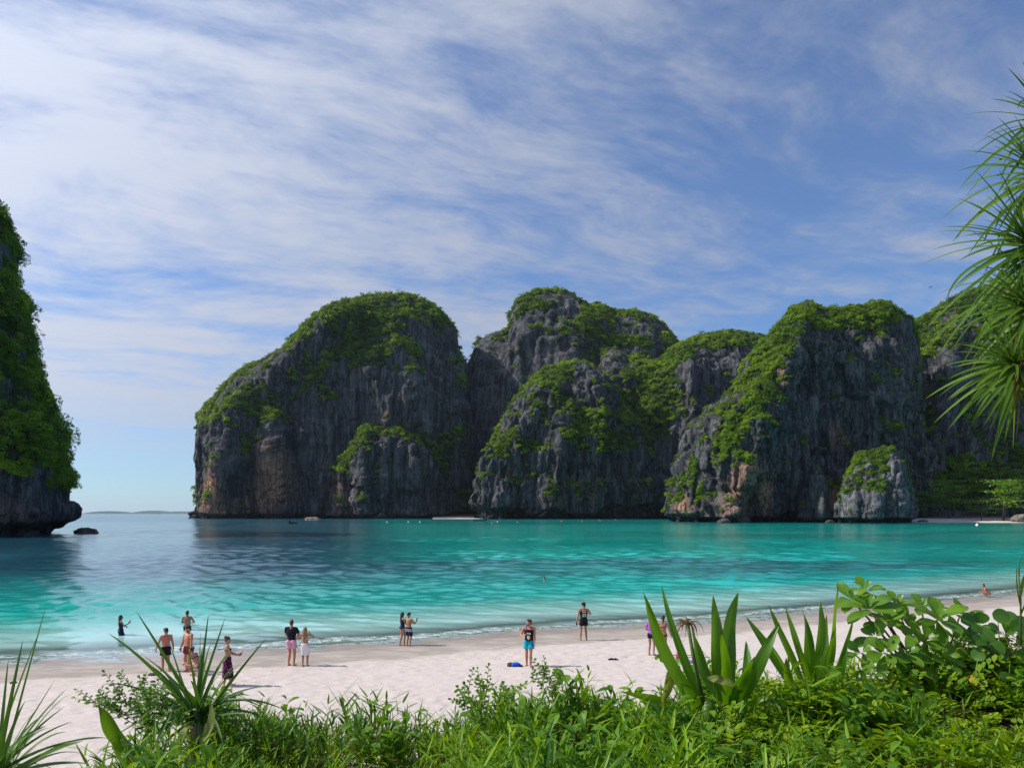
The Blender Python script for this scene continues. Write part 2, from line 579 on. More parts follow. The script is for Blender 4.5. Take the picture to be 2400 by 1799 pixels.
def scatter(name, pts, rot, scl, col, parent=None, seed=0):
    """one object that carries many copies of small growths (what nobody could count)"""
    pts = np.asarray(pts, np.float32)
    me = bpy.data.meshes.new(name)
    me.vertices.add(len(pts))
    me.vertices.foreach_set('co', pts.ravel())
    rng = np.random.default_rng(seed)
    attr(me, 'rot', np.asarray(rot, np.float32), 'FLOAT_VECTOR')
    attr(me, 'scl', np.asarray(scl, np.float32), 'FLOAT_VECTOR')
    attr(me, 'pick', rng.integers(0, len(col.objects), len(pts)).astype(np.int32), 'INT')
    o = link(name, me, None, parent)
    ng = bpy.data.node_groups.new(name + '_scatter', 'GeometryNodeTree')
    ng.interface.new_socket('Geometry', in_out='INPUT', socket_type='NodeSocketGeometry')
    ng.interface.new_socket('Geometry', in_out='OUTPUT', socket_type='NodeSocketGeometry')
    gi = ng.nodes.new('NodeGroupInput')
    go = ng.nodes.new('NodeGroupOutput')
    ci = ng.nodes.new('GeometryNodeCollectionInfo')
    ci.inputs['Collection'].default_value = col
    ci.inputs['Separate Children'].default_value = True
    ci.inputs['Reset Children'].default_value = True
    ip = ng.nodes.new('GeometryNodeInstanceOnPoints')
    ip.inputs['Pick Instance'].default_value = True
    for nm, typ, sock in (('rot', 'FLOAT_VECTOR', 'Rotation'), ('scl', 'FLOAT_VECTOR', 'Scale'), ('pick', 'INT', 'Instance Index')):
        na = ng.nodes.new('GeometryNodeInputNamedAttribute')
        na.data_type = typ
        na.inputs[0].default_value = nm
        ng.links.new(na.outputs[0], ip.inputs[sock])
    ng.links.new(gi.outputs[0], ip.inputs['Points'])
    ng.links.new(ci.outputs[0], ip.inputs['Instance'])
    ng.links.new(ip.outputs[0], go.inputs[0])
    md = o.modifiers.new('scatter', 'NODES')
    md.node_group = ng
    o['kind'] = 'stuff'
    return o


CROWNS_FAR = proto_collection('crown_far', [crown_mesh(f'crown_far_{i}', 40 + i, 230, 0.125, 7) for i in range(7)], M_CROWN)
CROWNS_NEAR = proto_collection('crown_near', [crown_mesh(f'crown_near_{i}', 70 + i, 520, 0.085, 9) for i in range(6)], M_CROWN)


# ------------------------------------------------------------------ limestone cliffs
def mat_rock(name='limestone', gain=1.0):
    m, t, o = new_mat(name)
    geo = t.add('ShaderNodeNewGeometry')
    pos = geo.outputs['Position']
    veg = t.add('ShaderNodeAttribute', attribute_name='veg').outputs['Fac']
    stain = t.add('ShaderNodeAttribute', attribute_name='stain').outputs['Fac']
    scl = t.add('ShaderNodeAttribute', attribute_name='unit').outputs['Fac']
    pv = t.add('ShaderNodeVectorMath', {0: pos, 'Scale': scl}, operation='SCALE').outputs[0]
    st = t.noise(t.mapping(pv, scale=(1, 1, 0.10)), 0.16, 6, 0.62, 0.4)       # vertical weathering streaks
    st2 = t.noise(t.mapping(pv, scale=(1, 1, 0.06)), 0.5, 5, 0.65)
    blot = t.noise(pv, 0.035, 5, 0.6)
    fine = t.noise(pv, 0.9, 6, 0.7)
    c = t.mix(t.ss(st, 0.36, 0.66), (0.045, 0.047, 0.054), (0.21, 0.212, 0.218))
    c = t.mix(t.ss(blot, 0.40, 0.64, 0, 0.55), c, (0.07, 0.073, 0.082))
    c = t.mix(t.ss(st2, 0.60, 0.74, 0, 0.75), c, (0.38, 0.36, 0.35))
    c = t.mix(t.ss(st2, 0.40, 0.28, 0, 0.7), c, (0.014, 0.014, 0.017))
    sm = t.math('MULTIPLY', t.math('MULTIPLY', stain, 1.35, clamp=True), t.ss(st, 0.26, 0.52))
    oc = t.mix(t.ss(st2, 0.40, 0.62), (0.42, 0.17, 0.075), (0.60, 0.41, 0.31))
    c = t.mix(sm, c, oc)
    c = t.mix(t.ss(fine, 0.35, 0.7, 0.0, 0.35), c, (0.04, 0.04, 0.045))
    gm = t.math('MULTIPLY', t.ss(veg, 0.30, 0.85), t.ss(fine, 0.25, 0.5))
    c = t.mix(t.math('MULTIPLY', gm, 0.85), c, t.mix(blot, (0.016, 0.040, 0.010), (0.040, 0.080, 0.012)))
    z = t.add('ShaderNodeSeparateXYZ', {0: pos}).outputs[2]
    tide = t.ss(z, 4.5, 2.0)  # rock colour darkens towards the waterline
    c = t.mix(t.math('MULTIPLY', tide, 0.75), c, (0.022, 0.020, 0.019))
    if gain != 1.0:
        c = t.add('ShaderNodeVectorMath', {0: c, 'Scale': gain}, operation='SCALE').outputs[0]
    wob = t.add('ShaderNodeTexNoise', {'Vector': pv, 'Scale': 0.10, 'Detail': 4.0}).outputs[1]
    pvw = t.add('ShaderNodeVectorMath', {0: pv, 1: t.add('ShaderNodeVectorMath', {0: wob, 'Scale': 14.0}, operation='SCALE').outputs[0]}, operation='ADD').outputs[0]
    vor = t.add('ShaderNodeTexVoronoi', {'Vector': t.mapping(pvw, scale=(1, 1, 0.22)), 'Scale': 0.15, 'Randomness': 1.0}, feature='DISTANCE_TO_EDGE')
    crack = t.ss(vor.outputs['Distance'], 0.10, 0.0)
    c = t.mix(t.math('MULTIPLY', crack, t.ss(blot, 0.38, 0.6, 0.0, 0.7)), c, (0.010, 0.010, 0.012))
    h = t.math('ADD', t.math('MULTIPLY', st, 1.2), t.math('ADD', t.math('MULTIPLY', st2, 0.7), t.math('MULTIPLY', fine, 0.9)))
    h = t.math('SUBTRACT', h, t.math('MULTIPLY', crack, 0.5))
    dist = t.math('DIVIDE', 2.6, scl)
    bump = t.add('ShaderNodeBump', {'Height': h, 'Strength': 1.0, 'Distance': dist})
    b = t.add('ShaderNodeBsdfPrincipled', {'Base Color': c, 'Roughness': 0.9, 'Normal': bump.outputs[0], 'Specular IOR Level': 0.15})
    t.set(o.inputs[0], b.outputs[0])
    return m


M_ROCK = mat_rock()
M_ROCK_PALE = mat_rock('pale_limestone', 1.45)


def resample(pts, n):
    pts = np.asarray(pts, float)
    seg = np.linalg.norm(np.diff(pts, axis=0), axis=1)
    s = np.concatenate([[0], np.cumsum(seg)])
    t = np.linspace(0, s[-1], n)
    return np.stack([np.interp(t, s, pts[:, k]) for k in range(pts.shape[1])], 1)


def smooth1(a, k):
    if k < 2:
        return a
    ker = np.hanning(k + 2)[1:-1]
    ker /= ker.sum()
    pad = np.concatenate([np.repeat(a[:1], k, 0), a, np.repeat(a[-1:], k, 0)])
    return np.stack([np.convolve(pad[:, c], ker, 'same')[k:-k] for c in range(a.shape[1])], 1)


def blobs(u, v, lst):
    r = np.zeros_like(u)
    for b in lst:
        bu, bv, ru, rv, wgt = b[:5]
        an = R(b[5]) if len(b) > 5 else 0.0
        du, dv = u - bu, v - bv
        e = ((du * math.cos(an) + dv * math.sin(an)) / ru) ** 2 + ((-du * math.sin(an) + dv * math.cos(an)) / rv) ** 2
        r += wgt * np.exp(-e * 0.9)
    return r


def cliff(sil, yr, foot, boxy=2.6, nx=420, nz=300, back=0.8, unit=1.0, big=(70, 14), flute=(11, 3.0), fine=(4, 0.9),
          notch=(9, 7), prows=(), vegb=(), stainb=(), vthr=0.42, sm=5, seed=0.0, slope_w=1.0, overh=0.0):
    """one rock mass: ribs from its waterline up to its skyline and down behind; returns mesh arrays"""
    sp = [((u - 1200) / F * (D if D else yr), D if D else yr, (HV - v) / F * (D if D else yr) + CAMH) for (u, v, D) in [(q + (None,))[:3] if len(q) == 2 else q for q in sil]]
    sk = smooth1(resample(sp, nx), sm)
    sk[:, 2] *= 0.982
    ft = np.array([((u - 1200) / F * D, D) for u, D in foot])
    prog = np.abs(np.diff(sk[:, 0])) + 0.12 * np.abs(np.diff(sk[:, 2]))
    prog = np.concatenate([[0], np.cumsum(prog)])
    prog /= prog[-1]
    fs = np.concatenate([[0], np.cumsum(np.linalg.norm(np.diff(ft, axis=0), axis=1))])
    fs /= fs[-1]
    fx = np.interp(prog, fs, ft[:, 0])
    fy = np.interp(prog, fs, ft[:, 1])
    # parameter along a rib, even in arc length
    ph = np.linspace(0, math.pi / 2, 400)
    e = 2.0 / boxy
    hh, vv = 1 - np.cos(ph) ** e, np.sin(ph) ** e
    L = np.concatenate([[0], np.cumsum(np.hypot(np.diff(hh) * 0.45, np.diff(vv)))])
    tt = np.linspace(0, L[-1], nz)
    hb, vb = np.interp(tt, L, hh), np.interp(tt, L, vv)
    nb = 40
    tb = np.linspace(L[-1], 0, nb + 1)[1:]
    hb2, vb2 = np.interp(tb, L, hh), np.interp(tb, L, vv)
    z0 = -5.0
    by_ = sk[:, 1] + (sk[:, 1] - fy) * back + 5
    bx_ = fx * by_ / fy
    rows = []
    for h, v in zip(hb, vb):
        rows.append(np.stack([fx + (sk[:, 0] - fx) * h, fy + (sk[:, 1] - fy) * h, z0 + (sk[:, 2] - z0) * v], 1))
    for h, v in zip(hb2, vb2):
        rows.append(np.stack([bx_ + (sk[:, 0] - bx_) * h, by_ + (sk[:, 1] - by_) * h, z0 + (sk[:, 2] - z0) * v], 1))
    G = np.array(rows)                      # (rows, nx, 3)
    nr = G.shape[0]
    zt = np.maximum(sk[:, 2], 10)[None, :]

    def normals(G):
        gu = np.gradient(G, axis=1)
        gv = np.gradient(G, axis=0)
        n = np.cross(gu, gv)
        n /= np.maximum(np.linalg.norm(n, axis=2, keepdims=True), 1e-9)
        return n

    def uv_of(G):
        y = np.maximum(G[..., 1], 5)
        return 1200 + F * G[..., 0] / y, HV - (G[..., 2] - CAMH) * F / y

    # buttresses: long ribs standing out of the face
    u, v = uv_of(G)
    front = (np.arange(nr) < nz)[:, None]
    for (u0, v0, u1, v1, wl, wr, amp) in prows:
        tv = np.clip((v - v0) / (v1 - v0), -0.15, 1.1)
        uc = u0 + (u1 - u0) * tv
        du = u - uc
        w_ = np.where(du < 0, wl, wr)
        prof = np.exp(-np.abs(du / w_) ** 1.5)
        fade = sstep(tv, -0.12, 0.22)
        G[..., 1] -= np.where(front, amp * prof * fade, 0)
    n = normals(G)
    flat = G.reshape(-1, 3)
    s = seed * 31.7
    q = flat + s
    b = ridged(q / np.array([big[0], big[0], big[0] * 1.5]), 3) + 0.5 * fbm(q / (big[0] * 1.7), 2)
    dsp = big[1] * b * 0.6 + big[1] * 0.42 * ridged(q / np.array([big[0] * 0.36, big[0] * 0.36, big[0] * 0.75]), 2)
    hz = np.clip((zt * np.ones((nr, 1)) - G[..., 2]).ravel() / (zt * np.ones((nr, 1))).ravel(), 0, 1)
    crest = np.clip(hz * 4.5, 0.12, 1.0)        # keep the skyline where it is
    G = G + n * (dsp * crest).reshape(nr, nx)[..., None]
    n = normals(G)
    u, v = uv_of(G)
    flat = G.reshape(-1, 3)
    q = flat + s
    vg = slope_w * np.clip(n[..., 2].ravel(), -0.3, 0.55) + 0.85 * fbm(q / (30 / unit), 3) + 0.50 * fbm(q / np.array([8 / unit, 8 / unit, 14 / unit]), 2) + blobs(u.ravel(), v.ravel(), vegb)
    vg += 0.20 * sstep(hz, 0.08, 0.0) - 0.02
    veg = sstep(vg, vthr - 0.10, vthr + 0.14)
    veg *= sstep(flat[:, 2], 6 / unit, 18 / unit)
    rockm = 1 - 0.6 * veg
    fl = ridged(q / np.array([flute[0], flute[0], flute[0] * 7.0]), 3)
    fl2 = fbm(q / np.array([fine[0], fine[0], fine[0] * 3.0]), 3)
    led = ridged(np.stack([q[:, 0] / 60, q[:, 1] / 60, q[:, 2] / (13 / unit)], 1), 2)
    crk = -np.maximum(0, 0.16 - np.abs(vnoise(q / np.array([flute[0] * 1.7, flute[0] * 1.7, flute[0] * 5.0]) + 5.5))) / 0.16
    d2 = flute[1] * 1.25 * (fl - 0.1) + fine[1] * 2.0 * fl2 + flute[1] * 1.1 * crk + 0.35 * flute[1] * led
    cl2 = np.clip(hz * 9, 0.35, 1.0)
    lump = 1.6 / unit * fbm(q / (7.5 / unit), 2) * veg
    G = G + n * (d2 * rockm * cl2 + lump).reshape(nr, nx)[..., None]
    # sea-cut notch at the waterline
    zz = G[..., 2]
    nh, nd = notch
    nzv = nh * (0.75 + 0.5 * vnoise(np.stack([G[..., 0].ravel() / (22 / unit), 0 * zz.ravel(), 0 * zz.ravel() + s], 1)).reshape(zz.shape))
    k = sstep(zz, nzv, nzv * 0.35)
    hn = n.copy()
    hn[..., 2] = 0
    G = G - hn * (k * nd)[..., None]
    n = normals(G)
    u, v = uv_of(G)
    q = G.reshape(-1, 3) + s
    stain = np.clip(blobs(u.ravel(), v.ravel(), stainb) + 0.30 * fbm(q / (30 / unit), 2) - 0.12, 0, 1) * (1 - 0.8 * veg)
    return dict(G=G, n=n, veg=veg.reshape(nr, nx), stain=stain.reshape(nr, nx), nz=nz, unit=unit)


def build_cliff(name, label, masses, trees, tree_r, protos, seed, density_floor=0.0, tilt=0.55, mat=None):
    V, Q, A, B, U, off = [], [], [], [], [], 0
    pts, nrm = [], []
    rng = np.random.default_rng(seed)
    area_all, info = [], []
    for m in masses:
        G = m['G']
        nr, nc = G.shape[:2]
        V.append(G.reshape(-1, 3))
        Q.append(grid_quads(nr, nc) + off)
        off += nr * nc
        A.append(m['veg'].ravel())
        B.append(m['stain'].ravel())
        U.append(np.full(nr * nc, m['unit']))
        g = G[:m['nz'] + 13]
        a, b_, c = g[:-1, :-1], g[:-1, 1:], g[1:, :-1]
        ar = np.linalg.norm(np.cross(b_ - a, c - a), axis=2)
        vg = m['veg'][:m['nz'] + 12, :-1]
        wgt = ar * (vg + density_floor) / 1.0
        info.append((m, wgt))
        area_all.append(wgt.sum())
    me = mesh_np(name, np.concatenate(V), np.concatenate(Q))
    attr(me, 'veg', np.concatenate(A))
    attr(me, 'stain', np.concatenate(B))
    attr(me, 'unit', np.concatenate(U))
    o = link(name, me, mat or M_ROCK)
    tag(o, label, kind='structure')
    tot = sum(area_all)
    for (m, wgt), a in zip(info, area_all):
        k = int(trees * a / tot)
        p = (wgt / wgt.sum()).ravel()
        idx = rng.choice(p.size, k, p=p)
        r, c = np.unravel_index(idx, wgt.shape)
        G = m['G']
        f1, f2 = rng.random(k)[:, None], rng.random(k)[:, None]
        pos = G[r, c] + (G[r, c + 1] - G[r, c]) * f1 + (G[r + 1, c] - G[r, c]) * f2
        pts.append(pos)
        nrm.append(m['n'][r, c])
    pts = np.concatenate(pts)
    nrm = np.concatenate(nrm)
    ok = pts[:, 2] > 1.0
    pts, nrm = pts[ok], nrm[ok]
    k = len(pts)
    sc = tree_r * np.where(rng.random(k) < 0.60, rng.uniform(0.45, 0.95, k), np.where(rng.random(k) < 0.8, rng.uniform(0.95, 1.6, k), rng.uniform(1.6, 2.3, k)))
    pts = pts + nrm * (sc * 0.25)[:, None]
    # lean outwards from the face
    nh = np.hypot(nrm[:, 0], nrm[:, 1])
    az = np.arctan2(nrm[:, 1], nrm[:, 0])
    th = tilt * nh
    rot = np.zeros((k, 3))
    for i in range(k):
        mt = Matrix.Rotation(th[i], 3, Vector((-math.sin(az[i]), math.cos(az[i]), 0))) @ Matrix.Rotation(rng.uniform(0, 6.28), 3, 'Z')
        rot[i] = mt.to_euler()
    s3 = np.stack([sc * rng.uniform(0.8, 1.25, k), sc * rng.uniform(0.8, 1.25, k), sc * rng.uniform(0.75, 1.35, k)], 1)
    v = scatter('jungle_growth', pts, rot, s3, protos, parent=o, seed=seed)
    tag(v, 'dense jungle trees and creepers clinging to ' + label.split(' standing')[0].split(' rising')[0])
    v['label'] = 'green jungle trees and creepers clinging to the rock'
    return o


# --- the great dome, about a kilometre off
DOME = [(508, 1216), (486, 1200), (478, 1157), (466, 1066), (467, 1019), (487, 961), (519, 910), (574, 865), (603, 855), (640, 848), (679, 824), (702, 798), (726, 769),
        (760, 738), (798, 713), (852, 699), (900, 692), (935, 688), (986, 701), (1033, 733), (1062, 769), (1077, 820), (1084, 882), (1092, 1000), (1097, 1090), (1104, 1214)]
dome_main = cliff(DOME, 1010, [(500, 990), (560, 925), (640, 895), (760, 890), (880, 885), (980, 895), (1060, 925), (1108, 1000)], boxy=2.3, nx=470, nz=330, back=1.3,
                  big=(85, 20), flute=(13, 3.6), fine=(5, 1.3), notch=(9, 10), seed=1, vthr=0.60,
                  prows=[(840, 715, 590, 960, 80, 46, 42), (600, 960, 555, 1200, 34, 26, 30), (655, 985, 690, 1200, 44, 14, 36), (960, 760, 1000, 1180, 90, 40, 22), (500, 950, 490, 1200, 20, 26, 14)],
                  vegb=[(880, 745, 150, 60, 0.55), (700, 870, 130, 50, 0.62, -35), (610, 950, 60, 70, 0.5), (500, 1030, 40, 70, 0.35), (760, 830, 120, 35, 0.4, -50),
                        (930, 840, 90, 30, 0.5), (780, 925, 60, 45, 0.35), (1000, 1050, 50, 60, 0.5), (1050, 1060, 30, 50, 0.4), (820, 1020, 40, 50, 0.5), (560, 1130, 26, 60, 0.28),
                        (930, 915, 90, 42, -0.9), (790, 985, 90, 40, -0.35), (640, 1130, 50, 70, -0.5), (720, 1100, 60, 90, -0.3)],
                  stainb=[(640, 1110, 48, 75, 1.0), (500, 1160, 32, 60, 0.9), (785, 1170, 30, 40, 0.45), (600, 1180, 60, 22, 0.3)])
dome_butt = cliff([(775, 1216), (783, 1160), (795, 1110), (812, 1075), (828, 1050), (846, 1012), (862, 997), (880, 999), (905, 1008), (930, 1000), (955, 1012), (985, 1028), (1008, 1062), (1024, 1110), (1034, 1160), (1042, 1216)],
                  890, [(772, 885), (800, 862), (860, 850), (940, 850), (1000, 862), (1045, 890)], boxy=3.2, nx=260, nz=170, back=0.5, big=(42, 11), flute=(10, 4.0), fine=(4, 0.9), notch=(6, 6), seed=2, vthr=0.62,
                  prows=[(862, 1010, 850, 1200, 20, 10, 12), (905, 1020, 900, 1200, 18, 10, 10), (815, 1080, 800, 1200, 12, 10, 9), (965, 1030, 985, 1200, 20, 10, 8)],
                  vegb=[(940, 1010, 60, 22, 0.6), (815, 1070, 26, 30, 0.5), (1000, 1080, 30, 40, 0.3), (860, 1060, 14, 20, 0.2)], stainb=[(800, 1170, 25, 45, 0.5)])
build_cliff('dome_cliff', 'great rounded limestone dome cliff standing alone beside the open sea', [dome_main, dome_butt], 11000, 2.5, CROWNS_FAR, 21)

# --- tall peak behind the cleft
PEAK = [(1060, 1216), (1068, 1100), (1076, 960), (1084, 884), (1110, 831), (1119, 802), (1137, 788), (1159, 778), (1193, 773), (1202, 733), (1216, 704), (1245, 688), (1282, 682),
        (1325, 684), (1350, 697), (1376, 717), (1405, 713), (1434, 726), (1452, 733), (1484, 729), (1520, 740), (1557, 762), (1578, 788), (1600, 830), (1640, 960), (1680, 1216)]
peak = cliff(PEAK, 1075, [(1064, 1035), (1100, 990), (1200, 965), (1350, 965), (1500, 975), (1680, 1030)], boxy=2.7, nx=330, nz=240, big=(80, 18), flute=(14, 3.0), fine=(5, 0.9), seed=3, vthr=0.70,
             prows=[(1330, 770, 1350, 950, 60, 12, 20), (1230, 720, 1215, 900, 30, 30, 10)],
             vegb=[(1300, 770, 60, 14, 0.5), (1255, 715, 40, 18, 0.45), (1360, 800, 22, 70, 0.6), (1480, 790, 60, 40, 0.35), (1420, 800, 50, 30, 0.35), (1210, 900, 60, 40, 0.3), (1150, 900, 50, 70, -0.4)])
build_cliff('peak_cliff', 'tall dark limestone peak standing behind the narrow cleft', [peak], 4800, 2.7, CROWNS_FAR, 22)

# --- middle cliff with the green gully
MIDL = [(1116, 1216), (1124, 1190), (1137, 1117), (1148, 1059), (1169, 1012), (1195, 972), (1213, 936), (1234, 903), (1267, 874), (1318, 853), (1357, 849), (1397, 860), (1425, 905), (1455, 960), (1500, 1050), (1560, 1130), (1610, 1216)]
mid_l = cliff(MIDL, 900, [(1112, 830), (1160, 800), (1280, 790), (1400, 790), (1500, 800), (1615, 850)], boxy=2.5, nx=360, nz=240, big=(48, 13), flute=(9, 4.0), fine=(3.6, 1.0), notch=(17, 17), seed=4, vthr=0.60,
              prows=[(1310, 880, 1170, 1100, 40, 24, 14), (1330, 930, 1290, 1190, 26, 14, 12), (1400, 900, 1400, 1180, 20, 16, 8)],
              vegb=[(1300, 868, 70, 18, 0.65), (1170, 1050, 18, 70, 0.45, 15), (1240, 1050, 40, 45, 0.45), (1290, 940, 40, 30, 0.25), (1420, 1030, 90, 50, 0.75), (1340, 1000, 40, 40, 0.3), (1430, 980, 60, 60, 0.5),
                    (1310, 1130, 22, 40, 0.5), (1380, 1120, 26, 45, 0.45), (1230, 1120, 24, 30, 0.35), (1380, 910, 60, 30, -0.3), (1230, 960, 40, 30, -0.35), (1250, 1185, 140, 14, -0.6)],
              stainb=[(1300, 1165, 30, 30, 0.3), (1200, 1110, 14, 20, 0.4)])
MIDR = [(1330, 1216), (1375, 1000), (1395, 880), (1408, 829), (1426, 816), (1450, 822), (1457, 845), (1473, 833), (1499, 843), (1520, 853), (1549, 845), (1571, 816), (1589, 806), (1629, 789), (1665, 782), (1701, 776),
        (1737, 778), (1774, 784), (1801, 787), (1860, 850), (1920, 1216)]
mid_r = cliff(MIDR, 980, [(1335, 900), (1420, 860), (1520, 850), (1620, 850), (1750, 870), (1925, 940)], boxy=2.2, nx=380, nz=260, big=(60, 15), flute=(11, 3.6), fine=(4.2, 1.0), notch=(17, 15), seed=5, vthr=0.56,
              prows=[(1590, 820, 1640, 1190, 70, 34, 30), (1440, 830, 1420, 960, 16, 12, 8)],
              vegb=[(1690, 800, 110, 22, 0.7), (1530, 900, 60, 80, 0.95, 25), (1470, 1000, 70, 70, 0.8), (1545, 870, 30, 60, 0.5), (1660, 900, 26, 24, 0.4), (1640, 960, 40, 90, -0.5), (1740, 880, 60, 60, -0.4), (1440, 850, 22, 26, -0.3)])
build_cliff('gully_cliff', 'grey fluted cliff with a bright green gully down its middle', [mid_l, mid_r], 12000, 2.35, CROWNS_FAR, 23)

# --- right-hand cliff, half as far away
RIGHT = [(1586, 1222), (1589, 1193), (1589, 1157), (1594, 1124), (1618, 1059), (1643, 1023), (1661, 976), (1683, 950), (1716, 932), (1732, 903), (1752, 856), (1777, 816), (1810, 777), (1839, 751), (1853, 730), (1886, 713),
         (1908, 723), (1926, 724), (1962, 724), (2016, 719), (2040, 714), (2078, 706), (2092, 719), (2117, 730), (2135, 746), (2150, 800), (2165, 1000), (2175, 1222)]
right_m = cliff(RIGHT, 590, [(1583, 550), (1610, 520), (1680, 500), (1760, 500), (1830, 512), (1950, 530), (2060, 540), (2180, 570)], boxy=2.5, nx=480, nz=340, big=(36, 12), flute=(7, 3.4), fine=(2.6, 0.9), notch=(7, 9), seed=6, vthr=0.64, unit=1.8,
                prows=[(1880, 725, 1700, 1190, 70, 26, 20), (1690, 1150, 1690, 1240, 18, 14, 6), (2060, 800, 2075, 1000, 40, 20, 10), (1930, 860, 1940, 1150, 18, 30, -8)],
                vegb=[(1800, 850, 50, 70, 0.55, -60), (1760, 950, 40, 90, 0.75, 22), (1840, 760, 40, 45, 0.6), (1690, 1060, 40, 100, 0.6, 20), (1990, 745, 110, 24, 0.75), (2060, 750, 50, 30, 0.5), (1620, 1120, 26, 50, 0.4),
                      (1830, 930, 18, 60, 0.3), (1960, 950, 25, 40, 0.45), (1990, 860, 30, 40, 0.3), (2090, 900, 40, 50, 0.3), (1790, 1020, 36, 26, 0.4), (2070, 1010, 60, 40, 0.4), (1830, 1120, 20, 22, 0.3), (1870, 1170, 18, 24, 0.4),
                      (1880, 900, 40, 120, -0.35), (1780, 1140, 60, 60, -0.35), (2040, 850, 40, 50, -0.3), (1740, 1190, 120, 20, -0.5)],
                stainb=[(1730, 1150, 50, 60, 0.6), (1795, 1160, 14, 40, 0.9), (1600, 1190, 16, 26, 0.9), (1832, 880, 12, 26, 0.8), (1960, 1010, 25, 40, 0.4), (1760, 1110, 40, 30, 0.4)])
saddle = cliff([(1880, 1222), (1895, 1140), (1902, 1085), (1912, 1100), (1925, 1122), (1945, 1137), (1962, 1143), (1978, 1146), (1990, 1222)], 500, [(1878, 492), (1930, 480), (1992, 492)], boxy=3.0, nx=130, nz=90, back=1.0,
               big=(20, 3), flute=(5, 1.6), fine=(2, 0.5), notch=(4, 3), seed=7, vthr=0.95, unit=2.2, stainb=[(1957, 1165, 12, 24, 0.9)])
build_cliff('ridge_cliff', 'grey cliff with a sunlit green ridge descending to the water', [right_m, saddle], 10500, 1.5, CROWNS_FAR, 24)

rock_g = cliff([(1962, 1226), (1970, 1190), (1975, 1166), (1979, 1138), (1982, 1116), (1999, 1094), (2005, 1066), (2020, 1059), (2036, 1063), (2054, 1053), (2081, 1047), (2094, 1055), (2103, 1073), (2117, 1087), (2128, 1116), (2136, 1152), (2135, 1188), (2134, 1226)],
               480, [(1960, 474), (1985, 460), (2040, 453), (2100, 456), (2136, 474)], boxy=2.9, nx=240, nz=170, back=0.9, big=(17, 4.2), flute=(5, 1.7), fine=(1.8, 0.5), notch=(5.5, 5), seed=8, vthr=0.72, unit=2.6,
               prows=[(2090, 1060, 2110, 1230, 26, 10, 5), (2060, 1150, 2040, 1230, 18, 10, 4), (2000, 1150, 1995, 1230, 12, 10, 3)],
               vegb=[(2020, 1100, 30, 40, 0.75, 35), (2080, 1056, 14, 14, 0.5), (2070, 1120, 18, 40, 0.55), (2050, 1140, 20, 14, 0.4), (1968, 1185, 8, 14, 0.5), (2104, 1130, 10, 60, -0.5)])
build_cliff('sea_stack', 'pale craggy rock stack with green cap beside the little cove beach', [rock_g], 1500, 1.0, CROWNS_FAR, 25, mat=M_ROCK_PALE)

FAR_R = [(2060, 1222), (2085, 1000), (2110, 840), (2135, 760), (2150, 748), (2179, 737), (2215, 711), (2251, 693), (2287, 683), (2340, 660), (2400, 640), (2480, 625), (2600, 610), (2760, 640), (2900, 760), (3050, 1222)]
right_f = cliff(FAR_R, 720, [(2060, 640), (2120, 600), (2250, 590), (2450, 585), (2700, 590), (3050, 650)], boxy=1.9, nx=330, nz=240, big=(45, 12), flute=(8, 3.0), fine=(3, 0.8), notch=(2, 0), seed=9, vthr=0.36, unit=1.5,
                prows=[(2230, 720, 2190, 1040, 40, 12, 16), (2330, 800, 2330, 1000, 40, 40, 8)],
                vegb=[(2180, 790, 26, 60, 0.6), (2300, 1120, 200, 110, 0.9), (2230, 900, 26, 110, -0.7), (2270, 780, 16, 60, -0.5), (2180, 1030, 30, 50, -0.3), (2300, 980, 70, 40, -0.3)])
build_cliff('wooded_cliff', 'shaded wooded cliff standing behind the little cove beach', [right_f], 8500, 2.3, CROWNS_FAR, 26)

# --- left headland, close by
LEFT = [(-1500, 1262), (-1350, 800), (-1000, 420), (-600, 320), (-300, 330), (-120, 430), (-40, 478), (0, 494), (41, 517), (47, 573), (66, 594), (56, 655), (64, 696), (86, 737), (86, 799), (96, 855), (106, 896), (130, 942), (155, 988), (172, 1040),
        (174, 1081), (190, 1117), (184, 1168), (178, 1204), (150, 1236), (122, 1262)]
left_m = cliff([(a - 26, b, 225) for a, b in LEFT], 225, [(-1500, 215), (-800, 196), (-300, 188), (-20, 185), (70, 190), (106, 212)], boxy=3.0, nx=520, nz=340, back=0.9, big=(22, 5.0), flute=(4.5, 1.3), fine=(1.6, 0.35), notch=(4.0, 4.5), seed=10, vthr=0.25, unit=3.6,
               slope_w=0.9, vegb=[(60, 1000, 120, 140, 0.55), (10, 800, 60, 140, 0.3), (20, 600, 26, 50, -0.45), (60, 1190, 130, 34, -1.2), (0, 1160, 60, 30, -0.5), (100, 880, 40, 160, 0.35)],
               stainb=[(10, 1180, 40, 40, 0.35)])
build_cliff('headland', 'dark jungle-covered headland cliff rising at the edge of the bay', [left_m], 6500, 1.55, CROWNS_NEAR, 27)
# ------------------------------------------------------------------ cove beaches, boulders, islands, boats


def sand_patch(name, label, u0, u1, Dn, Df, zmax):
    n, m = 60, 22
    us = np.linspace(u0, u1, n)
    V = []
    for j in range(m):
        f = j / (m - 1)
        D = Dn + (Df - Dn) * f
        wob = 3.0 * np.sin(us * 0.05 + 1) * (1 - f)
        x = (us - 1200) / F * (D + wob)
        z = -0.6 + (zmax + 0.6) * (f ** 0.8) + 0.15 * vnoise(np.stack([us * 0.11, np.full(n, f * 9), np.full(n, Dn)], 1))
        V.append(np.stack([x, D + wob, z], 1))
    me = mesh_np(name, np.concatenate(V), grid_quads(m, n))
    attr(me, 'shore', np.full(n * m, -30.0))
    o = link(name, me, bpy.data.materials['coral_sand'], smooth=True)
    tag(o, label, kind='structure')


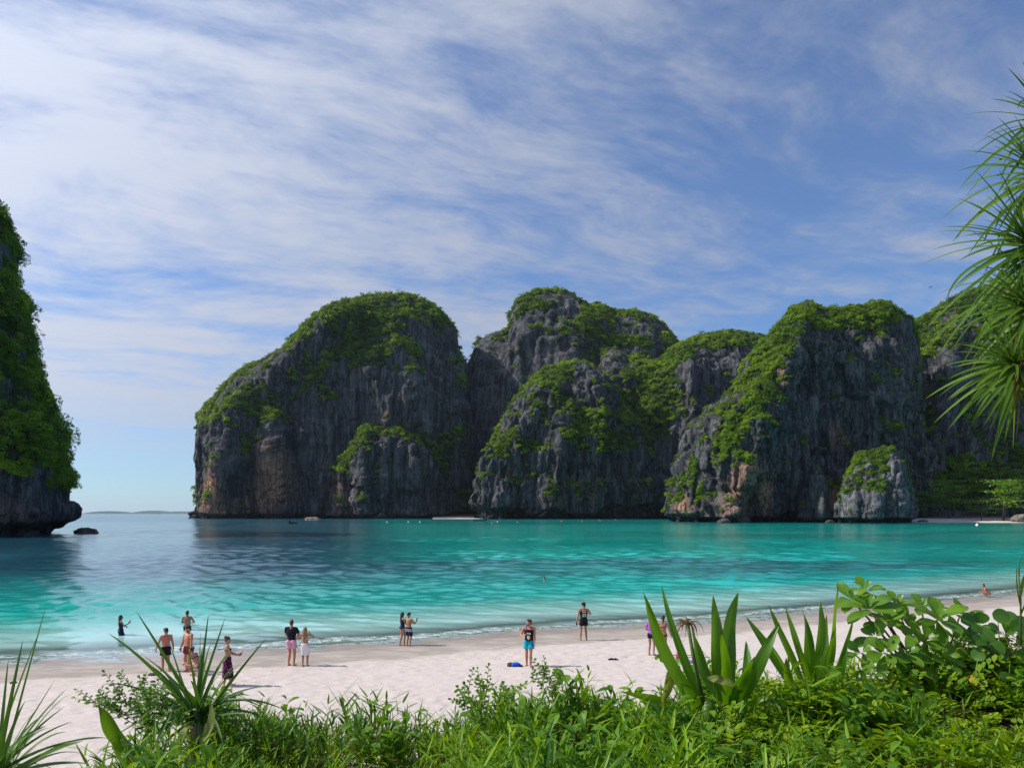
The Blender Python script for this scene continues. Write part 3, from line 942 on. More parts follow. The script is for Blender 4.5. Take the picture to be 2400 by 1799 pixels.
sand_patch('cove_beach', 'little pale sand beach in the cove below the wooded cliff', 2118, 2900, 466, 600, 4.8)
sand_patch('cleft_beach', 'thin strip of grey sand at the foot of the cleft', 1014, 1140, 812, 960, 6.0)

M_BOULDER = None


def mat_boulder(name, a, b):
    m, t, o = new_mat(name)
    tcn = t.add('ShaderNodeTexCoord')
    n = t.noise(tcn.outputs['Object'], 1.1, 6, 0.65)
    n2 = t.noise(tcn.outputs['Object'], 4.5, 5, 0.7)
    c = t.mix(t.ss(n, 0.35, 0.65), a, b)
    c = t.mix(t.ss(n2, 0.5, 0.75, 0, 0.5), c, (0.03, 0.03, 0.03))
    bp = t.add('ShaderNodeBump', {'Height': n2, 'Strength': 0.8, 'Distance': 0.25})
    p = t.add('ShaderNodeBsdfPrincipled', {'Base Color': c, 'Roughness': 0.85, 'Normal': bp.outputs[0], 'Specular IOR Level': 0.2})
    t.set(o.inputs[0], p.outputs[0])
    return m


M_DARKROCK = mat_boulder('dark_rock', (0.035, 0.033, 0.032), (0.12, 0.105, 0.095))
M_PALEROCK = mat_boulder('pale_rock', (0.10, 0.085, 0.075), (0.25, 0.22, 0.195))


def rock(name, label, cat, loc, size, mat, seed, group=None, flat=0.0):
    bm = bmesh.new()
    bmesh.ops.create_icosphere(bm, subdivisions=4, radius=1.0)
    co = np.array([v.co[:] for v in bm.verts])
    dirs = co / np.linalg.norm(co, axis=1, keepdims=True)
    r = 1 + 0.28 * fbm(dirs * 1.3 + seed * 7.7, 3) + 0.22 * ridged(dirs * 1.9 + seed * 3.3, 2) + 0.06 * fbm(dirs * 6 + seed, 3)
    co = dirs * r[:, None]
    co[:, 2] = np.where(co[:, 2] > 0, co[:, 2] * (1 - flat), co[:, 2])
    co = co * np.array(size)
    for v, c in zip(bm.verts, co):
        v.co = c
    me = bpy.data.meshes.new(name)
    bm.to_mesh(me)
    bm.free()
    o = link(name, me, mat, smooth=True)
    o.location = loc
    tag(o, label, cat, group)
    return o


def at_sea(u, v):
    D = F * CAMH / (v - HV)
    return Vector(((u - 1200) / F * D, D, 0))


p = at_sea(203, 1249)
rock('sea_boulder', 'dark wet boulder alone in the water beside the headland', 'boulder', p, (3.0, 2.4, 1.75), M_DARKROCK, 1)
p = at_sea(733, 1218)
rock('tidal_rock', 'pale flat rock at the waterline below the great dome', 'rock', p, (7.5, 4, 2.6), M_PALEROCK, 2)
p = P(2392, 1211, 485); p.z = 2.2
rock('beach_boulder', 'big brown boulder on the cove beach at the picture edge', 'boulder', p, (5.0, 4, 3.4), M_PALEROCK, 3)
for i, (u, v, s, lb) in enumerate([(2370, 1223.5, 3.2, 'flat dark rock lying at the water edge of the cove beach'), (2177, 1222, 1.6, 'small dark rock on the cove sand near the stack'),
                                   (2162, 1224, 1.9, 'low dark rock where the cove sand meets the water')]):
    p = at_sea(u, v)
    p.z = 0.4
    rock('cove_rock', lb, 'rock', p, (s * 1.6, s, s * 0.7), M_DARKROCK, 4 + i, 'rocks at the cove beach')
for i, (u, v, s, lb) in enumerate([(1728, 1224, 6.0, 'reddish boulder below the green ridge, largest of the fallen rocks'), (1698, 1225, 3.0, 'small fallen rock left of the reddish boulder'),
                                   (1608, 1222, 3.6, 'fallen rock at the foot of the far corner of the ridge'), (1945, 1225, 2.0, 'small stone in the gap beside the rock stack')]):
    p = at_sea(u, v)
    p.z = 0.6
    rock('fallen_rock', lb, 'rock', p, (s * 1.3, s, s * 0.62), M_DARKROCK, 14 + i, 'rocks fallen from the cliff')

# far islands on the horizon
M_ISLE = simple_mat('island_forest', (0.05, 0.10, 0.06), 0.95, 0.3, 0.004)


def island(label, u0, u1, peaks, D):
    n, m = 90, 14
    us = np.linspace(u0, u1, n)
    x = (us - 1200) / F * D
    h = np.zeros(n)
    for (pu, ph, pw) in peaks:
        h = np.maximum(h, ph / F * D * np.exp(-((us - pu) / pw) ** 2))
    h = h * (1 + 0.25 * vnoise(np.stack([us * 0.12, us * 0, us * 0], 1))) * sstep(us, u0, u0 + 4) * sstep(us, u1, u1 - 4)
    V = []
    for j in range(m):
        a = math.pi * j / (m - 1)
        V.append(np.stack([x, np.full(n, D - 900 * math.cos(a)), h * math.sin(a) - 2], 1))
    me = mesh_np('far_island', np.concatenate(V), grid_quads(m, n))
    o = link('far_island', me, M_ISLE, smooth=True)
    tag(o, label, 'island', 'hazy islands on the horizon')


island('small hazy island on the horizon, nearest to the headland', 246, 284, [(262, 6.5, 9)], 14000)
island('longest hazy island on the horizon with a rounded hump', 312, 402, [(338, 3.0, 16), (364, 7.5, 14), (388, 4.5, 12)], 14500)
island('hazy island on the horizon beside the great dome', 398, 500, [(425, 6.0, 14), (462, 5.5, 12), (485, 6.5, 14)], 15000)


# ------------------------------------------------------------------ tubes and boats
def tube_arrays(pts, radii, seg=8):
    pts = [Vector(p) for p in pts]
    V, Q = [], []
    n = len(pts)
    prev = None
    for i, p in enumerate(pts):
        t = (pts[min(i + 1, n - 1)] - pts[max(i - 1, 0)]).normalized()
        ref = prev if prev is not None else (Vector((0, 0, 1)) if abs(t.z) < 0.9 else Vector((1, 0, 0)))
        a = (ref - t * ref.dot(t))
        if a.length < 1e-5:
            a = t.orthogonal()
        a.normalize()
        b = t.cross(a)
        prev = a
        for k in range(seg):
            th = 2 * math.pi * k / seg
            V.append(p + (a * math.cos(th) + b * math.sin(th)) * radii[i])
    for i in range(n - 1):
        for k in range(seg):
            k2 = (k + 1) % seg
            Q.append((i * seg + k, i * seg + k2, (i + 1) * seg + k2, (i + 1) * seg + k))
    # close the ends with a point each
    V.append(pts[0]); V.append(pts[-1])
    a, b = len(V) - 2, len(V) - 1
    for k in range(seg):
        k2 = (k + 1) % seg
        Q.append((a, k2, k, k))
        Q.append((b, (n - 1) * seg + k, (n - 1) * seg + k2, (n - 1) * seg + k2))
    return V, Q


def pydata(name, V, Q):
    me = bpy.data.meshes.new(name)
    faces = []
    for q in Q:
        f = []
        for i in q:
            if i not in f:
                f.append(int(i))
        if len(f) > 2:
            faces.append(f)
    me.from_pydata([tuple(v) for v in V], [], faces)
    me.update()
    return me


def tube(name, pts, radii, mat, parent=None, seg=8):
    V, Q = tube_arrays(pts, radii, seg)
    return link(name, pydata(name, V, Q), mat, parent, smooth=True)


def box_arrays(c, s, V, Q):
    i = len(V)
    x, y, z = c
    a, b, d = s[0] / 2, s[1] / 2, s[2] / 2
    for dz in (-d, d):
        for dx, dy in ((-a, -b), (a, -b), (a, b), (-a, b)):
            V.append((x + dx, y + dy, z + dz))
    for f in ((3, 2, 1, 0), (4, 5, 6, 7), (0, 1, 5, 4), (1, 2, 6, 5), (2, 3, 7, 6), (3, 0, 4, 7)):
        Q.append(tuple(i + k for k in f))


M_HULL = simple_mat('boat_wood', (0.06, 0.045, 0.04), 0.5, 0.3, 2.0)
M_HULLR = simple_mat('boat_wood_red', (0.16, 0.06, 0.045), 0.5, 0.3, 2.0)
M_CANVAS = simple_mat('blue_canvas', (0.03, 0.25, 0.55), 0.8, 0.1, 3.0)
M_POLE = simple_mat('boat_pole', (0.25, 0.2, 0.16), 0.6)
M_RIBBON = simple_mat('prow_ribbon', (0.65, 0.08, 0.06), 0.7)


def longtail(label, loc, heading, hullmat, canopy=True):
    e = empty('longtail_boat', loc)
    e.rotation_euler = (0, 0, heading)
    tag(e, label, 'boat', 'longtail boats moored off the cliffs')
    L, n = 11.5, 26
    V, Q = [], []
    for i in range(n):
        f = i / (n - 1)
        x = -L / 2 + L * f
        w_ = 0.95 * math.sin(math.pi * min(1, 0.25 + f * 0.62)) ** 0.8 * (1 - max(0, (f - 0.72) / 0.28) ** 1.6) + 0.03
        sheer = 0.75 + 0.25 * (1 - f) ** 3 + 2.1 * max(0, (f - 0.6) / 0.4) ** 2.2
        keel = -0.35 + 1.6 * max(0, (f - 0.66) / 0.34) ** 2.0
        for (yy, zz) in ((-w_, sheer), (-w_ * 0.92, sheer * 0.45 + keel * 0.55), (-w_ * 0.5, keel + 0.06), (0, keel), (w_ * 0.5, keel + 0.06), (w_ * 0.92, sheer * 0.45 + keel * 0.55), (w_, sheer),
                         (w_ * 0.86, sheer - 0.02), (0, keel + 0.35), (-w_ * 0.86, sheer - 0.02)):
            V.append((x, yy, zz))
    for i in range(n - 1):
        for k in range(10):
            k2 = (k + 1) % 10
            Q.append((i * 10 + k, (i + 1) * 10 + k, (i + 1) * 10 + k2, i * 10 + k2))
    Q.append(tuple(range(9, -1, -1)))
    Q.append(tuple((n - 1) * 10 + k for k in range(10)))
    link('hull', pydata('hull', V, Q), hullmat, e)
    tube('prow_ribbon', [(L / 2 - 0.25, 0, 2.2), (L / 2 - 0.05, 0, 2.75)], [0.16, 0.13], M_RIBBON, e)
    if canopy:
        V, Q = [], []
        for i in range(9):
            x = -2.9 + 5.2 * i / 8
            for k in range(7):
                a = -1 + 2 * k / 6
                V.append((x, a * 0.95, 2.15 + 0.28 * (1 - a * a) - 0.05 * math.sin(i * 1.3)))
        for i in range(8):
            for k in range(6):
                Q.append((i * 7 + k, (i + 1) * 7 + k, (i + 1) * 7 + k + 1, i * 7 + k + 1))
        c = link('canopy', pydata('canopy', V, Q), M_CANVAS, e)
        md = c.modifiers.new('thick', 'SOLIDIFY'); md.thickness = 0.05
        for x in (-2.8, -0.3, 2.2):
            for y in (-0.88, 0.88):
                tube('post', [(x, y, 0.6), (x, y, 2.2)], [0.05, 0.05], M_POLE, c, 6)
    V, Q = [], []
    box_arrays((-L / 2 + 0.7, 0, 1.25), (0.9, 0.5, 0.5), V, Q)
    link('engine', pydata('engine', V, Q), M_POLE, e)
    tube('propeller_shaft', [(-L / 2 + 0.4, 0, 1.25), (-L / 2 - 2.8, 0, 0.05)], [0.05, 0.04], M_POLE, e, 6)
    return e


p = at_sea(1126, 1220.5)
longtail('dark longtail boat with bright blue canopy in front of the cleft beach', p, R(4), M_HULL)
p = at_sea(685, 1226.5)
longtail('wooden longtail boat seen end-on in front of the great dome', p, R(-96), M_HULLR, canopy=False)

M_BR = simple_mat('buoy_red', (0.6, 0.05, 0.04), 0.4)
M_BW = simple_mat('buoy_white', (0.85, 0.85, 0.83), 0.4)


def buoy(u, v, r, mat, label, group):
    bm = bmesh.new()
    bmesh.ops.create_uvsphere(bm, u_segments=12, v_segments=8, radius=r)
    for vert in bm.verts:
        if vert.co.z > 0.3 * r:
            vert.co.x *= 0.75; vert.co.y *= 0.75; vert.co.z *= 1.25
    me = bpy.data.meshes.new('mooring_buoy')
    bm.to_mesh(me); bm.free()
    o = link('mooring_buoy', me, mat, smooth=True)
    p = at_sea(u, v); p.z = 0.15 * r
    o.location = p
    tag(o, label, 'buoy', group)


for (u, v), w_ in zip([(1153, 1226), (1213, 1223.5), (1316, 1221.5), (1364, 1221.5), (1406, 1219.8), (1443, 1218.6)], ('closest to the blue-canopied boat', 'second from the blue-canopied boat', 'third from the blue-canopied boat', 'third from the rightmost', 'next to the rightmost', 'rightmost of the line')):
    buoy(u, v, 0.6, M_BR, 'small red buoy off the gully cliff, ' + w_, 'red buoys off the cliffs')
for (u, v), w_ in zip([(907, 1223.5), (984, 1223), (957, 1223.2), (1166, 1222.5)], ('leftmost of three below the dome', 'rightmost of three below the dome', 'middle of three below the dome', 'alone beside the blue-canopied boat')):
    buoy(u, v, 0.5, M_BW, 'small white buoy, ' + w_, 'white buoys off the cliffs')
buoy(2290, 1230.5, 0.75, M_BW, 'single white float in front of the cove beach', None)

# ------------------------------------------------------------------ trees on the cove beach
M_BARK = simple_mat('tree_bark', (0.10, 0.08, 0.06), 0.9, 0.35, 1.5)
M_TREE = mat_leaf('shore_tree_leaves', (0.035, 0.11, 0.018), (0.20, 0.36, 0.02), back=0.35, rough=0.55, nscale=0.12)


def shore_tree(label, base, h, rad, seed, tiers=7):
    rng = np.random.default_rng(seed)
    e = empty('shore_tree', base)
    tag(e, label, 'tree', 'trees behind the cove beach')
    lean = rng.uniform(-0.08, 0.08)
    top = Vector((lean * h, 0, h * 0.82))
    V, Q = tube_arrays([(0, 0, -1), (lean * h * 0.2, 0, h * 0.3), (lean * h * 0.6, 0, h * 0.6), top], [h * 0.028, h * 0.021, h * 0.014, h * 0.005], 8)
    cs, ns = [], []
    for k in range(tiers * 4):
        f = rng.uniform(0.12, 1.0)
        az = rng.uniform(0, 6.28)
        rr = rad * (0.45 + 0.75 * math.sin(math.pi * min(0.92, 0.18 + 0.8 * f))) * rng.uniform(0.55, 1.0)
        st = Vector((lean * h * f, 0, h * (0.15 + 0.62 * f)))
        en = st + Vector((math.cos(az) * rr, math.sin(az) * rr * 0.8, h * 0.05 + h * 0.10 * f))
        v2, q2 = tube_arrays([st, st.lerp(en, 0.5) + Vector((0, 0, h * 0.02)), en], [h * 0.009, h * 0.005, h * 0.002], 5)
        o_ = len(V)
        V += v2
        Q += [tuple(i + o_ for i in q) for q in q2]
        m = 85
        d = rng.normal(size=(m, 3)) * np.array([rad * 0.26, rad * 0.26, h * 0.022])
        cs.append(np.array(en) + d)
        ns.append(rng.normal(size=(m, 3)) * 0.5 + np.array([0, 0, 1.0]))
    link('trunk', pydata('trunk', V, Q), M_BARK, e, smooth=True)
    v, q = quads_cloud(np.concatenate(cs), np.concatenate(ns), h * 0.022, rng, 0.65, 0.15)
    link('crown', mesh_np('crown', v, q), M_TREE, e)
    return e


for i, (u, D, z, h, rad, lb) in enumerate([
        (2352, 500, 2.0, 29, 14, 'brightest spreading tree behind the cove beach, beside the big boulder'),
        (2300, 505, 2.0, 15, 9, 'low bushy tree at the left foot of the brightest cove tree'),
        (2225, 540, 3, 30, 13, 'tall shaded tree at the middle of the cove beach'),
        (2165, 540, 3, 22, 10, 'shaded tree behind the cove sand, closest to the rock stack'),
        (2285, 585, 6, 40, 14, 'tallest dark tree behind the cove, rising above its neighbours'),
        (2415, 560, 6, 36, 15, 'dark tree at the picture edge behind the big boulder'),
        (1947, 495, 9, 17, 8, 'bright green tree in the gap between the ridge and the rock stack')]):
    x = (u - 1200) / F * D
    shore_tree(lb, (x, D, z), h, rad, 100 + i)

# a bird high over the wooded cliff
M_BIRD = simple_mat('bird_plumage', (0.05, 0.045, 0.045), 0.8)
bp_ = P(2181, 673, 150)
be = empty('bird', bp_)
tag(be, 'small dark bird gliding in the sky over the wooded cliff', 'bird')
V, Q = tube_arrays([(-0.24, 0, 0), (-0.12, 0, 0.02), (0.05, 0, 0.03), (0.2, 0, 0.02), (0.27, 0, 0.0)], [0.02, 0.06, 0.07, 0.05, 0.01], 8)
o_ = len(V)
for sy in (-1, 1):
    k = len(V)
    V += [Vector((0.1, 0.03 * sy, 0.05)), Vector((-0.08, 0.03 * sy, 0.05)), Vector((-0.05, 0.3 * sy, 0.12)), Vector((0.1, 0.3 * sy, 0.12)), Vector((-0.08, 0.62 * sy, 0.05)), Vector((0.0, 0.62 * sy, 0.05))]
    Q += [(k, k + 1, k + 2, k + 3), (k + 3, k + 2, k + 4, k + 5)]
link('body', pydata('body', V, Q), M_BIRD, be)

# the air between here and the horizon
hz = bpy.data.meshes.new('haze')
V, Q = [], []
box_arrays((0, 32000, 245), (140000, 64400, 512), V, Q)
hz = pydata('haze', V, Q)
mh = bpy.data.materials.new('sea_haze')
mh.use_nodes = True
th = NT(mh.node_tree)
th.n.clear()
oh = th.add('ShaderNodeOutputMaterial')
pv = th.add('ShaderNodeVolumePrincipled', {'Color': (0.72, 0.86, 1.0, 1), 'Density': 1.9e-5, 'Anisotropy': 0.2})
th.set(oh.inputs['Volume'], pv.outputs[0])
ho = link('haze', hz, mh)
tag(ho, 'thin sea haze that pales the far islands', kind='stuff')
# ------------------------------------------------------------------ plants on the dune
M_PAND = mat_leaf('screwpine_leaf', (0.025, 0.090, 0.016), (0.115, 0.235, 0.028), back=0.34, rough=0.45, nscale=1.5, spec=0.3)
M_PANDT = mat_leaf('screwpine_tree_leaf', (0.030, 0.100, 0.016), (0.15, 0.27, 0.030), back=0.36, rough=0.48, nscale=1.2, spec=0.28)
M_DEAD = mat_leaf('dead_leaf', (0.13, 0.075, 0.035), (0.30, 0.20, 0.10), back=0.25, rough=0.8, nscale=3, spec=0.1)
M_LILY = mat_leaf('spider_lily_leaf', (0.045, 0.145, 0.008), (0.165, 0.320, 0.015), back=0.46, rough=0.38, nscale=2.0, spec=0.45)
M_LILYOLD = mat_leaf('ageing_lily_leaf', (0.16, 0.20, 0.045), (0.30, 0.32, 0.10), back=0.4, rough=0.55, nscale=3.0, spec=0.2)
M_BROAD = mat_leaf('broad_leaf', (0.050, 0.155, 0.012), (0.20, 0.37, 0.022), back=0.46, rough=0.38, nscale=2.0, spec=0.45)
M_ROUND = mat_leaf('round_leaf', (0.028, 0.110, 0.014), (0.11, 0.24, 0.028), back=0.4, rough=0.4, nscale=2.0, spec=0.4)
M_SMALL = mat_leaf('small_leaf', (0.045, 0.150, 0.010), (0.20, 0.37, 0.018), back=0.46, rough=0.45, nscale=3.0, spec=0.25)
M_GRASS = mat_leaf('grass_blade', (0.022, 0.105, 0.006), (0.250, 0.430, 0.012), back=0.36, rough=0.45, nscale=1.2, spec=0.25, dead=(0.24, 0.18, 0.06))
M_COVER = mat_leaf('cover_leaflet', (0.048, 0.140, 0.006), (0.31, 0.43, 0.012), back=0.38, rough=0.5, nscale=0.9, spec=0.2, dead=(0.42, 0.30, 0.03))
M_STEM = simple_mat('green_stem', (0.09, 0.12, 0.03), 0.7, 0.3, 10)
M_TWIG = simple_mat('brown_twig', (0.11, 0.065, 0.035), 0.85, 0.3, 20)
M_TRUNK = simple_mat('screwpine_bark', (0.20, 0.15, 0.10), 0.9, 0.4, 6)


def bez(B, C, T, t):
    return B * ((1 - t) ** 2) + C * (2 * t * (1 - t)) + T * (t * t)


PROF = {
    'strap': lambda t: (0.55 + 0.45 * min(1, t / 0.12)) * (1 - t) ** 0.62,
    'lance': lambda t: (0.50 + 0.50 * math.sin(min(1, t / 0.42) * math.pi / 2)) * (1 if t < 0.42 else max(0.0, math.cos((t - 0.42) / 0.58 * math.pi / 2)) ** 0.8),
    'ovate': lambda t: math.sin(math.pi * min(1.0, max(0.012, t)) ** 1.35) ** 0.75 if t < 1 else 0.02,
    'round': lambda t: math.sin(math.pi * min(0.995, max(0.03, t)) ** 0.85) ** 0.55,
    'grass': lambda t: (0.5 + 0.5 * min(1, t / 0.2)) * (1 - t) ** 0.8,
}


def blade(B, C, T, w, n=12, fold=0.35, prof='strap', face=Vector((0, -0.5, 1)), wave=0.0, seed=0, cols=3, twist=0.0):
    """a leaf along a curve from B over C to T; returns verts and faces"""
    V, Q = [], []
    pf = PROF[prof]
    ph = seed * 1.7
    for i in range(n + 1):
        t = i / n
        p = bez(B, C, T, t)
        d = ((C - B) * (1 - t) + (T - C) * t)
        if d.length < 1e-6:
            d = T - B
        d.normalize()
        s = d.cross(face)
        if s.length < 1e-3:
            s = d.orthogonal()
        s.normalize()
        if twist:
            s = Matrix.Rotation(twist * t, 3, d) @ s
        nn = s.cross(d)
        ww = max(w * pf(t), w * 0.006)
        for k in range(cols):
            a = -1 + 2 * k / (cols - 1)
            wv = wave * w * math.sin(t * 9 + ph + (1.3 if a > 0 else 0)) * a * a
            V.append(p + s * (a * ww) + nn * (abs(a) * fold * ww + wv))
    for i in range(n):
        for k in range(cols - 1):
            a = i * cols + k
            Q.append((a, a + 1, a + cols + 1, a + cols))
    return V, Q


def leaf_obj(parent, base, B, C, T, w, mat, name='leaf', **kw):
    base = Vector(base)
    V, Q = blade(Vector(B) - base, Vector(C) - base, Vector(T) - base, w, **kw)
    me = pydata(name, V, Q)
    cols = kw.get('cols', 3)
    n = len(V) // cols
    attr(me, 'along', np.repeat(np.linspace(0, 1, n), cols))
    attr(me, 'across', np.tile(0.1 + np.abs(np.linspace(-1, 1, cols)), n))
    return link(name, me, mat, parent, smooth=True)


def merge(lists):
    V, Q = [], []
    for v, q in lists:
        o = len(V)
        V += list(v)
        Q += [tuple(i + o for i in f) for f in q]
    return V, Q


# --- screw pine seedling in front of the swimmers
def screwpine(label, base, leaves, rnd, seed, D):
    rng = random.Random(seed)
    e = empty('screwpine_seedling', base)
    tag(e, label, 'plant', 'young screw pines on the dune')
    base = Vector(base)
    for i, (tu, tv, bend, w, dd) in enumerate(leaves):
        T = P(tu, tv, D + dd)
        L = (T - base).length
        B = base + Vector((rng.uniform(-0.05, 0.05), rng.uniform(-0.05, 0.05), rng.uniform(0, 0.12)))
        C = B.lerp(T, 0.5) + Vector((0, 0, bend * L))
        leaf_obj(e, base, B, C, T, w * 0.70, M_PAND, n=14, fold=0.30, seed=i, face=Vector((rng.uniform(-0.4, 0.4), -0.8, 0.6)))
    for i in range(rnd):
        az = rng.uniform(0, 6.28)
        el = R(rng.uniform(-5, 62))
        L = rng.uniform(0.55, 1.0)
        B = base + Vector((rng.uniform(-0.05, 0.05), rng.uniform(-0.05, 0.05), rng.uniform(0, 0.1)))
        d = Vector((math.cos(az) * math.cos(el), math.sin(az) * math.cos(el), math.sin(el)))
        C = B + d * L * 0.55 + Vector((0, 0, 0.06))
        T = B + d * L + Vector((0, 0, -0.45 * L * math.cos(el) ** 1.5))
        leaf_obj(e, base, B, C, T, rng.uniform(0.014, 0.024), M_PAND, n=12, fold=0.35, seed=i)
    V, Q = tube_arrays([(0, 0, -0.45), (0, 0, -0.1), (0, 0, 0.16)], [0.055, 0.06, 0.03], 10)
    link('stem', pydata('stem', V, Q), M_TRUNK, e, smooth=True)
    return e


DS = 6.1
screwpine('young screw pine with long arching blades in front of the shirtless men', P(462, 1706, DS),
          [(318, 1430, 0.03, 0.030, 0.1), (252, 1482, 0.13, 0.032, -0.2), (336, 1536, 0.10, 0.022, 0.3), (489, 1436, 0.0, 0.028, 0.1), (528, 1446, 0.01, 0.026, 0.3), (470, 1480, -0.01, 0.022, 0.4),
           (626, 1493, 0.05, 0.028, 0.2), (669, 1664, 0.30, 0.026, 0.1), (624, 1608, 0.16, 0.024, -0.2), (664, 1704, 0.26, 0.024, -0.1), (585, 1672, 0.12, 0.022, -0.3), (300, 1660, 0.22, 0.024, 0.0),
           (330, 1612, 0.20, 0.022, 0.2), (240, 1690, 0.22, 0.022, -0.3), (505, 1520, 0.06, 0.026, -0.2), (440, 1510, 0.04, 0.024, -0.1), (560, 1580, 0.14, 0.022, 0.4), (396, 1500, 0.0, 0.020, 0.5)],
          46, 5, DS)
DL = 5.0
screwpine('screw pine with broad folded blades cut off by the picture edge', P(-10, 1850, DL),
          [(54, 1496, 0.02, 0.030, 0.0), (92, 1478, 0.03, 0.030, 0.1), (110, 1412, 0.02, 0.020, 0.3), (158, 1612, 0.10, 0.026, 0.0), (150, 1656, 0.12, 0.022, 0.2), (198, 1735, 0.10, 0.036, -0.1), (245, 1728, 0.18, 0.022, 0.1),
           (215, 1790, 0.16, 0.030, -0.2), (60, 1640, 0.12, 0.034, -0.3), (20, 1540, 0.02, 0.028, 0.2), (110, 1700, 0.14, 0.036, -0.2), (-60, 1560, 0.05, 0.03, 0.1), (130, 1590, 0.0, 0.016, 0.4), (170, 1690, 0.2, 0.020, 0.4)],
          30, 9, DL)


# --- spider lilies
def lily(label, base, leaves, D, seed, flower=None, wmul=1.0):
    e = empty('spider_lily', base)
    tag(e, label, 'plant', 'spider lilies on the dune')
    base = Vector(base)
    rng = random.Random(seed)
    for i, lf in enumerate(leaves):
        (bu, bv, cu, cv, tu, tv, w, dd) = lf[:8]
        old = len(lf) > 8
        B = P(bu, bv, D + dd * 0.3)
        C = P(cu, cv, D + dd * 0.7)
        T = P(tu, tv, D + dd)
        C = C + Vector((rng.uniform(-0.05, 0.05), rng.uniform(-0.12, 0.08), rng.uniform(-0.02, 0.03)))
        fc = Vector((rng.uniform(-0.8, 0.6), -1.0, 0.45)) if not old else Vector((rng.uniform(-0.3, 0.3), -1, 0.2))
        leaf_obj(e, base, B, C, T, w * wmul, M_LILYOLD if old else M_LILY, n=16, fold=0.30, prof='lance', face=fc, wave=0.20, seed=i + seed, cols=5, twist=rng.uniform(-0.95, 0.95))
    k = leaves[0]
    V, Q = tube_arrays([Vector((0, 0, -0.35)), Vector((0, 0, -0.05)), Vector((0, 0, 0.12))], [0.07, 0.065, 0.045], 12)
    link('bulb_neck', pydata('bulb_neck', V, Q), M_LILY, e, smooth=True)
    if flower:
        (bu, bv, hu, hv) = flower
        B, H = P(bu, bv, D) - base, P(hu, hv, D - 0.1) - base
        V, Q = tube_arrays([B, B.lerp(H, 0.5) + Vector((-0.01, 0, 0)), H], [0.020, 0.017, 0.014], 10)
        st = link('flower_stalk', pydata('flower_stalk', V, Q), M_STEM, e, smooth=True)
        parts = []
        for i in range(34):
            az = rng.uniform(0, 6.28)
            el = R(rng.uniform(5, 85))
            L = rng.uniform(0.06, 0.13)
            d = Vector((math.cos(az) * math.cos(el), math.sin(az) * math.cos(el), math.sin(el)))
            C = H + d * L
            T = H + d * L * 1.15 + Vector((rng.uniform(-0.03, 0.03), rng.uniform(-0.03, 0.03), -rng.uniform(0.03, 0.22)))
            parts.append(blade(H, C, T, rng.uniform(0.005, 0.009), n=6, prof='grass', face=Vector((0, -1, 0.2))))
        V, Q = merge(parts)
        link('withered_flower', pydata('withered_flower', V, Q), M_DEAD, st)
    return e


DC = 6.3
lily('large spider lily with broad upright leaves and a withered flower head', P(1660, 1672, DC), [
    (1640, 1660, 1560, 1560, 1507, 1386, 0.062, -0.2), (1648, 1650, 1600, 1540, 1550, 1372, 0.040, 0.2), (1688, 1640, 1668, 1520, 1672, 1395, 0.066, 0.1), (1712, 1640, 1700, 1500, 1729, 1388, 0.070, 0.2),
    (1740, 1640, 1760, 1560, 1827, 1458, 0.056, -0.1), (1690, 1640, 1640, 1560, 1620, 1455, 0.064, 0.3), (1700, 1650, 1700, 1560, 1690, 1480, 0.055, -0.3), (1600, 1660, 1540, 1640, 1452, 1618, 0.040, 0.0),
    (1735, 1650, 1745, 1580, 1748, 1500, 0.045, 0.4), (1715, 1660, 1720, 1600, 1770, 1540, 0.060, -0.4), (1640, 1690, 1560, 1690, 1500, 1640, 0.045, -0.2), (1760, 1650, 1800, 1640, 1830, 1660, 0.05, -0.3),
    (1588, 1556, 1560, 1580, 1548, 1662, 0.050, -0.1, 1), (1540, 1545, 1552, 1536, 1590, 1572, 0.03, 0.1), (1660, 1590, 1690, 1578, 1730, 1612, 0.035, -0.3, 1)], DC, 3, flower=(1650, 1650, 1612, 1462))
lily('smaller spider lily with narrow pointed leaves beside the broad-leaved shrub', P(1905, 1640, 6.8), [
    (1890, 1620, 1850, 1520, 1802, 1418, 0.036, 0.1), (1895, 1610, 1870, 1510, 1841, 1423, 0.032, 0.2), (1900, 1620, 1892, 1530, 1882, 1428, 0.055, -0.1), (1915, 1610, 1918, 1510, 1923, 1408, 0.058, 0.1),
    (1925, 1620, 1950, 1500, 1962, 1376, 0.058, 0.0), (1940, 1610, 1970, 1530, 2000, 1440, 0.024, 0.2), (1870, 1630, 1810, 1530, 1748, 1444, 0.046, 0.2), (1885, 1640, 1840, 1560, 1800, 1500, 0.03, -0.2),
    (1935, 1620, 1930, 1530, 1937, 1440, 0.040, 0.3), (1950, 1630, 1975, 1570, 1985, 1500, 0.036, -0.2), (1860, 1640, 1840, 1600, 1842, 1540, 0.045, -0.3), (1910, 1640, 1905, 1570, 1860, 1500, 0.036, -0.3)], 6.8, 13)
lily('single broad lily leaf rising from the grass beside the screw pine seedling', P(300, 1800, 5.4), [
    (310, 1800, 268, 1740, 229, 1655, 0.085, 0.0), (330, 1800, 340, 1750, 350, 1700, 0.05, 0.2), (470, 1740, 520, 1690, 492, 1640, 0.03, 0.2, 1), (420, 1745, 440, 1700, 445, 1705, 0.03, 0.1, 1)], 5.4, 23)


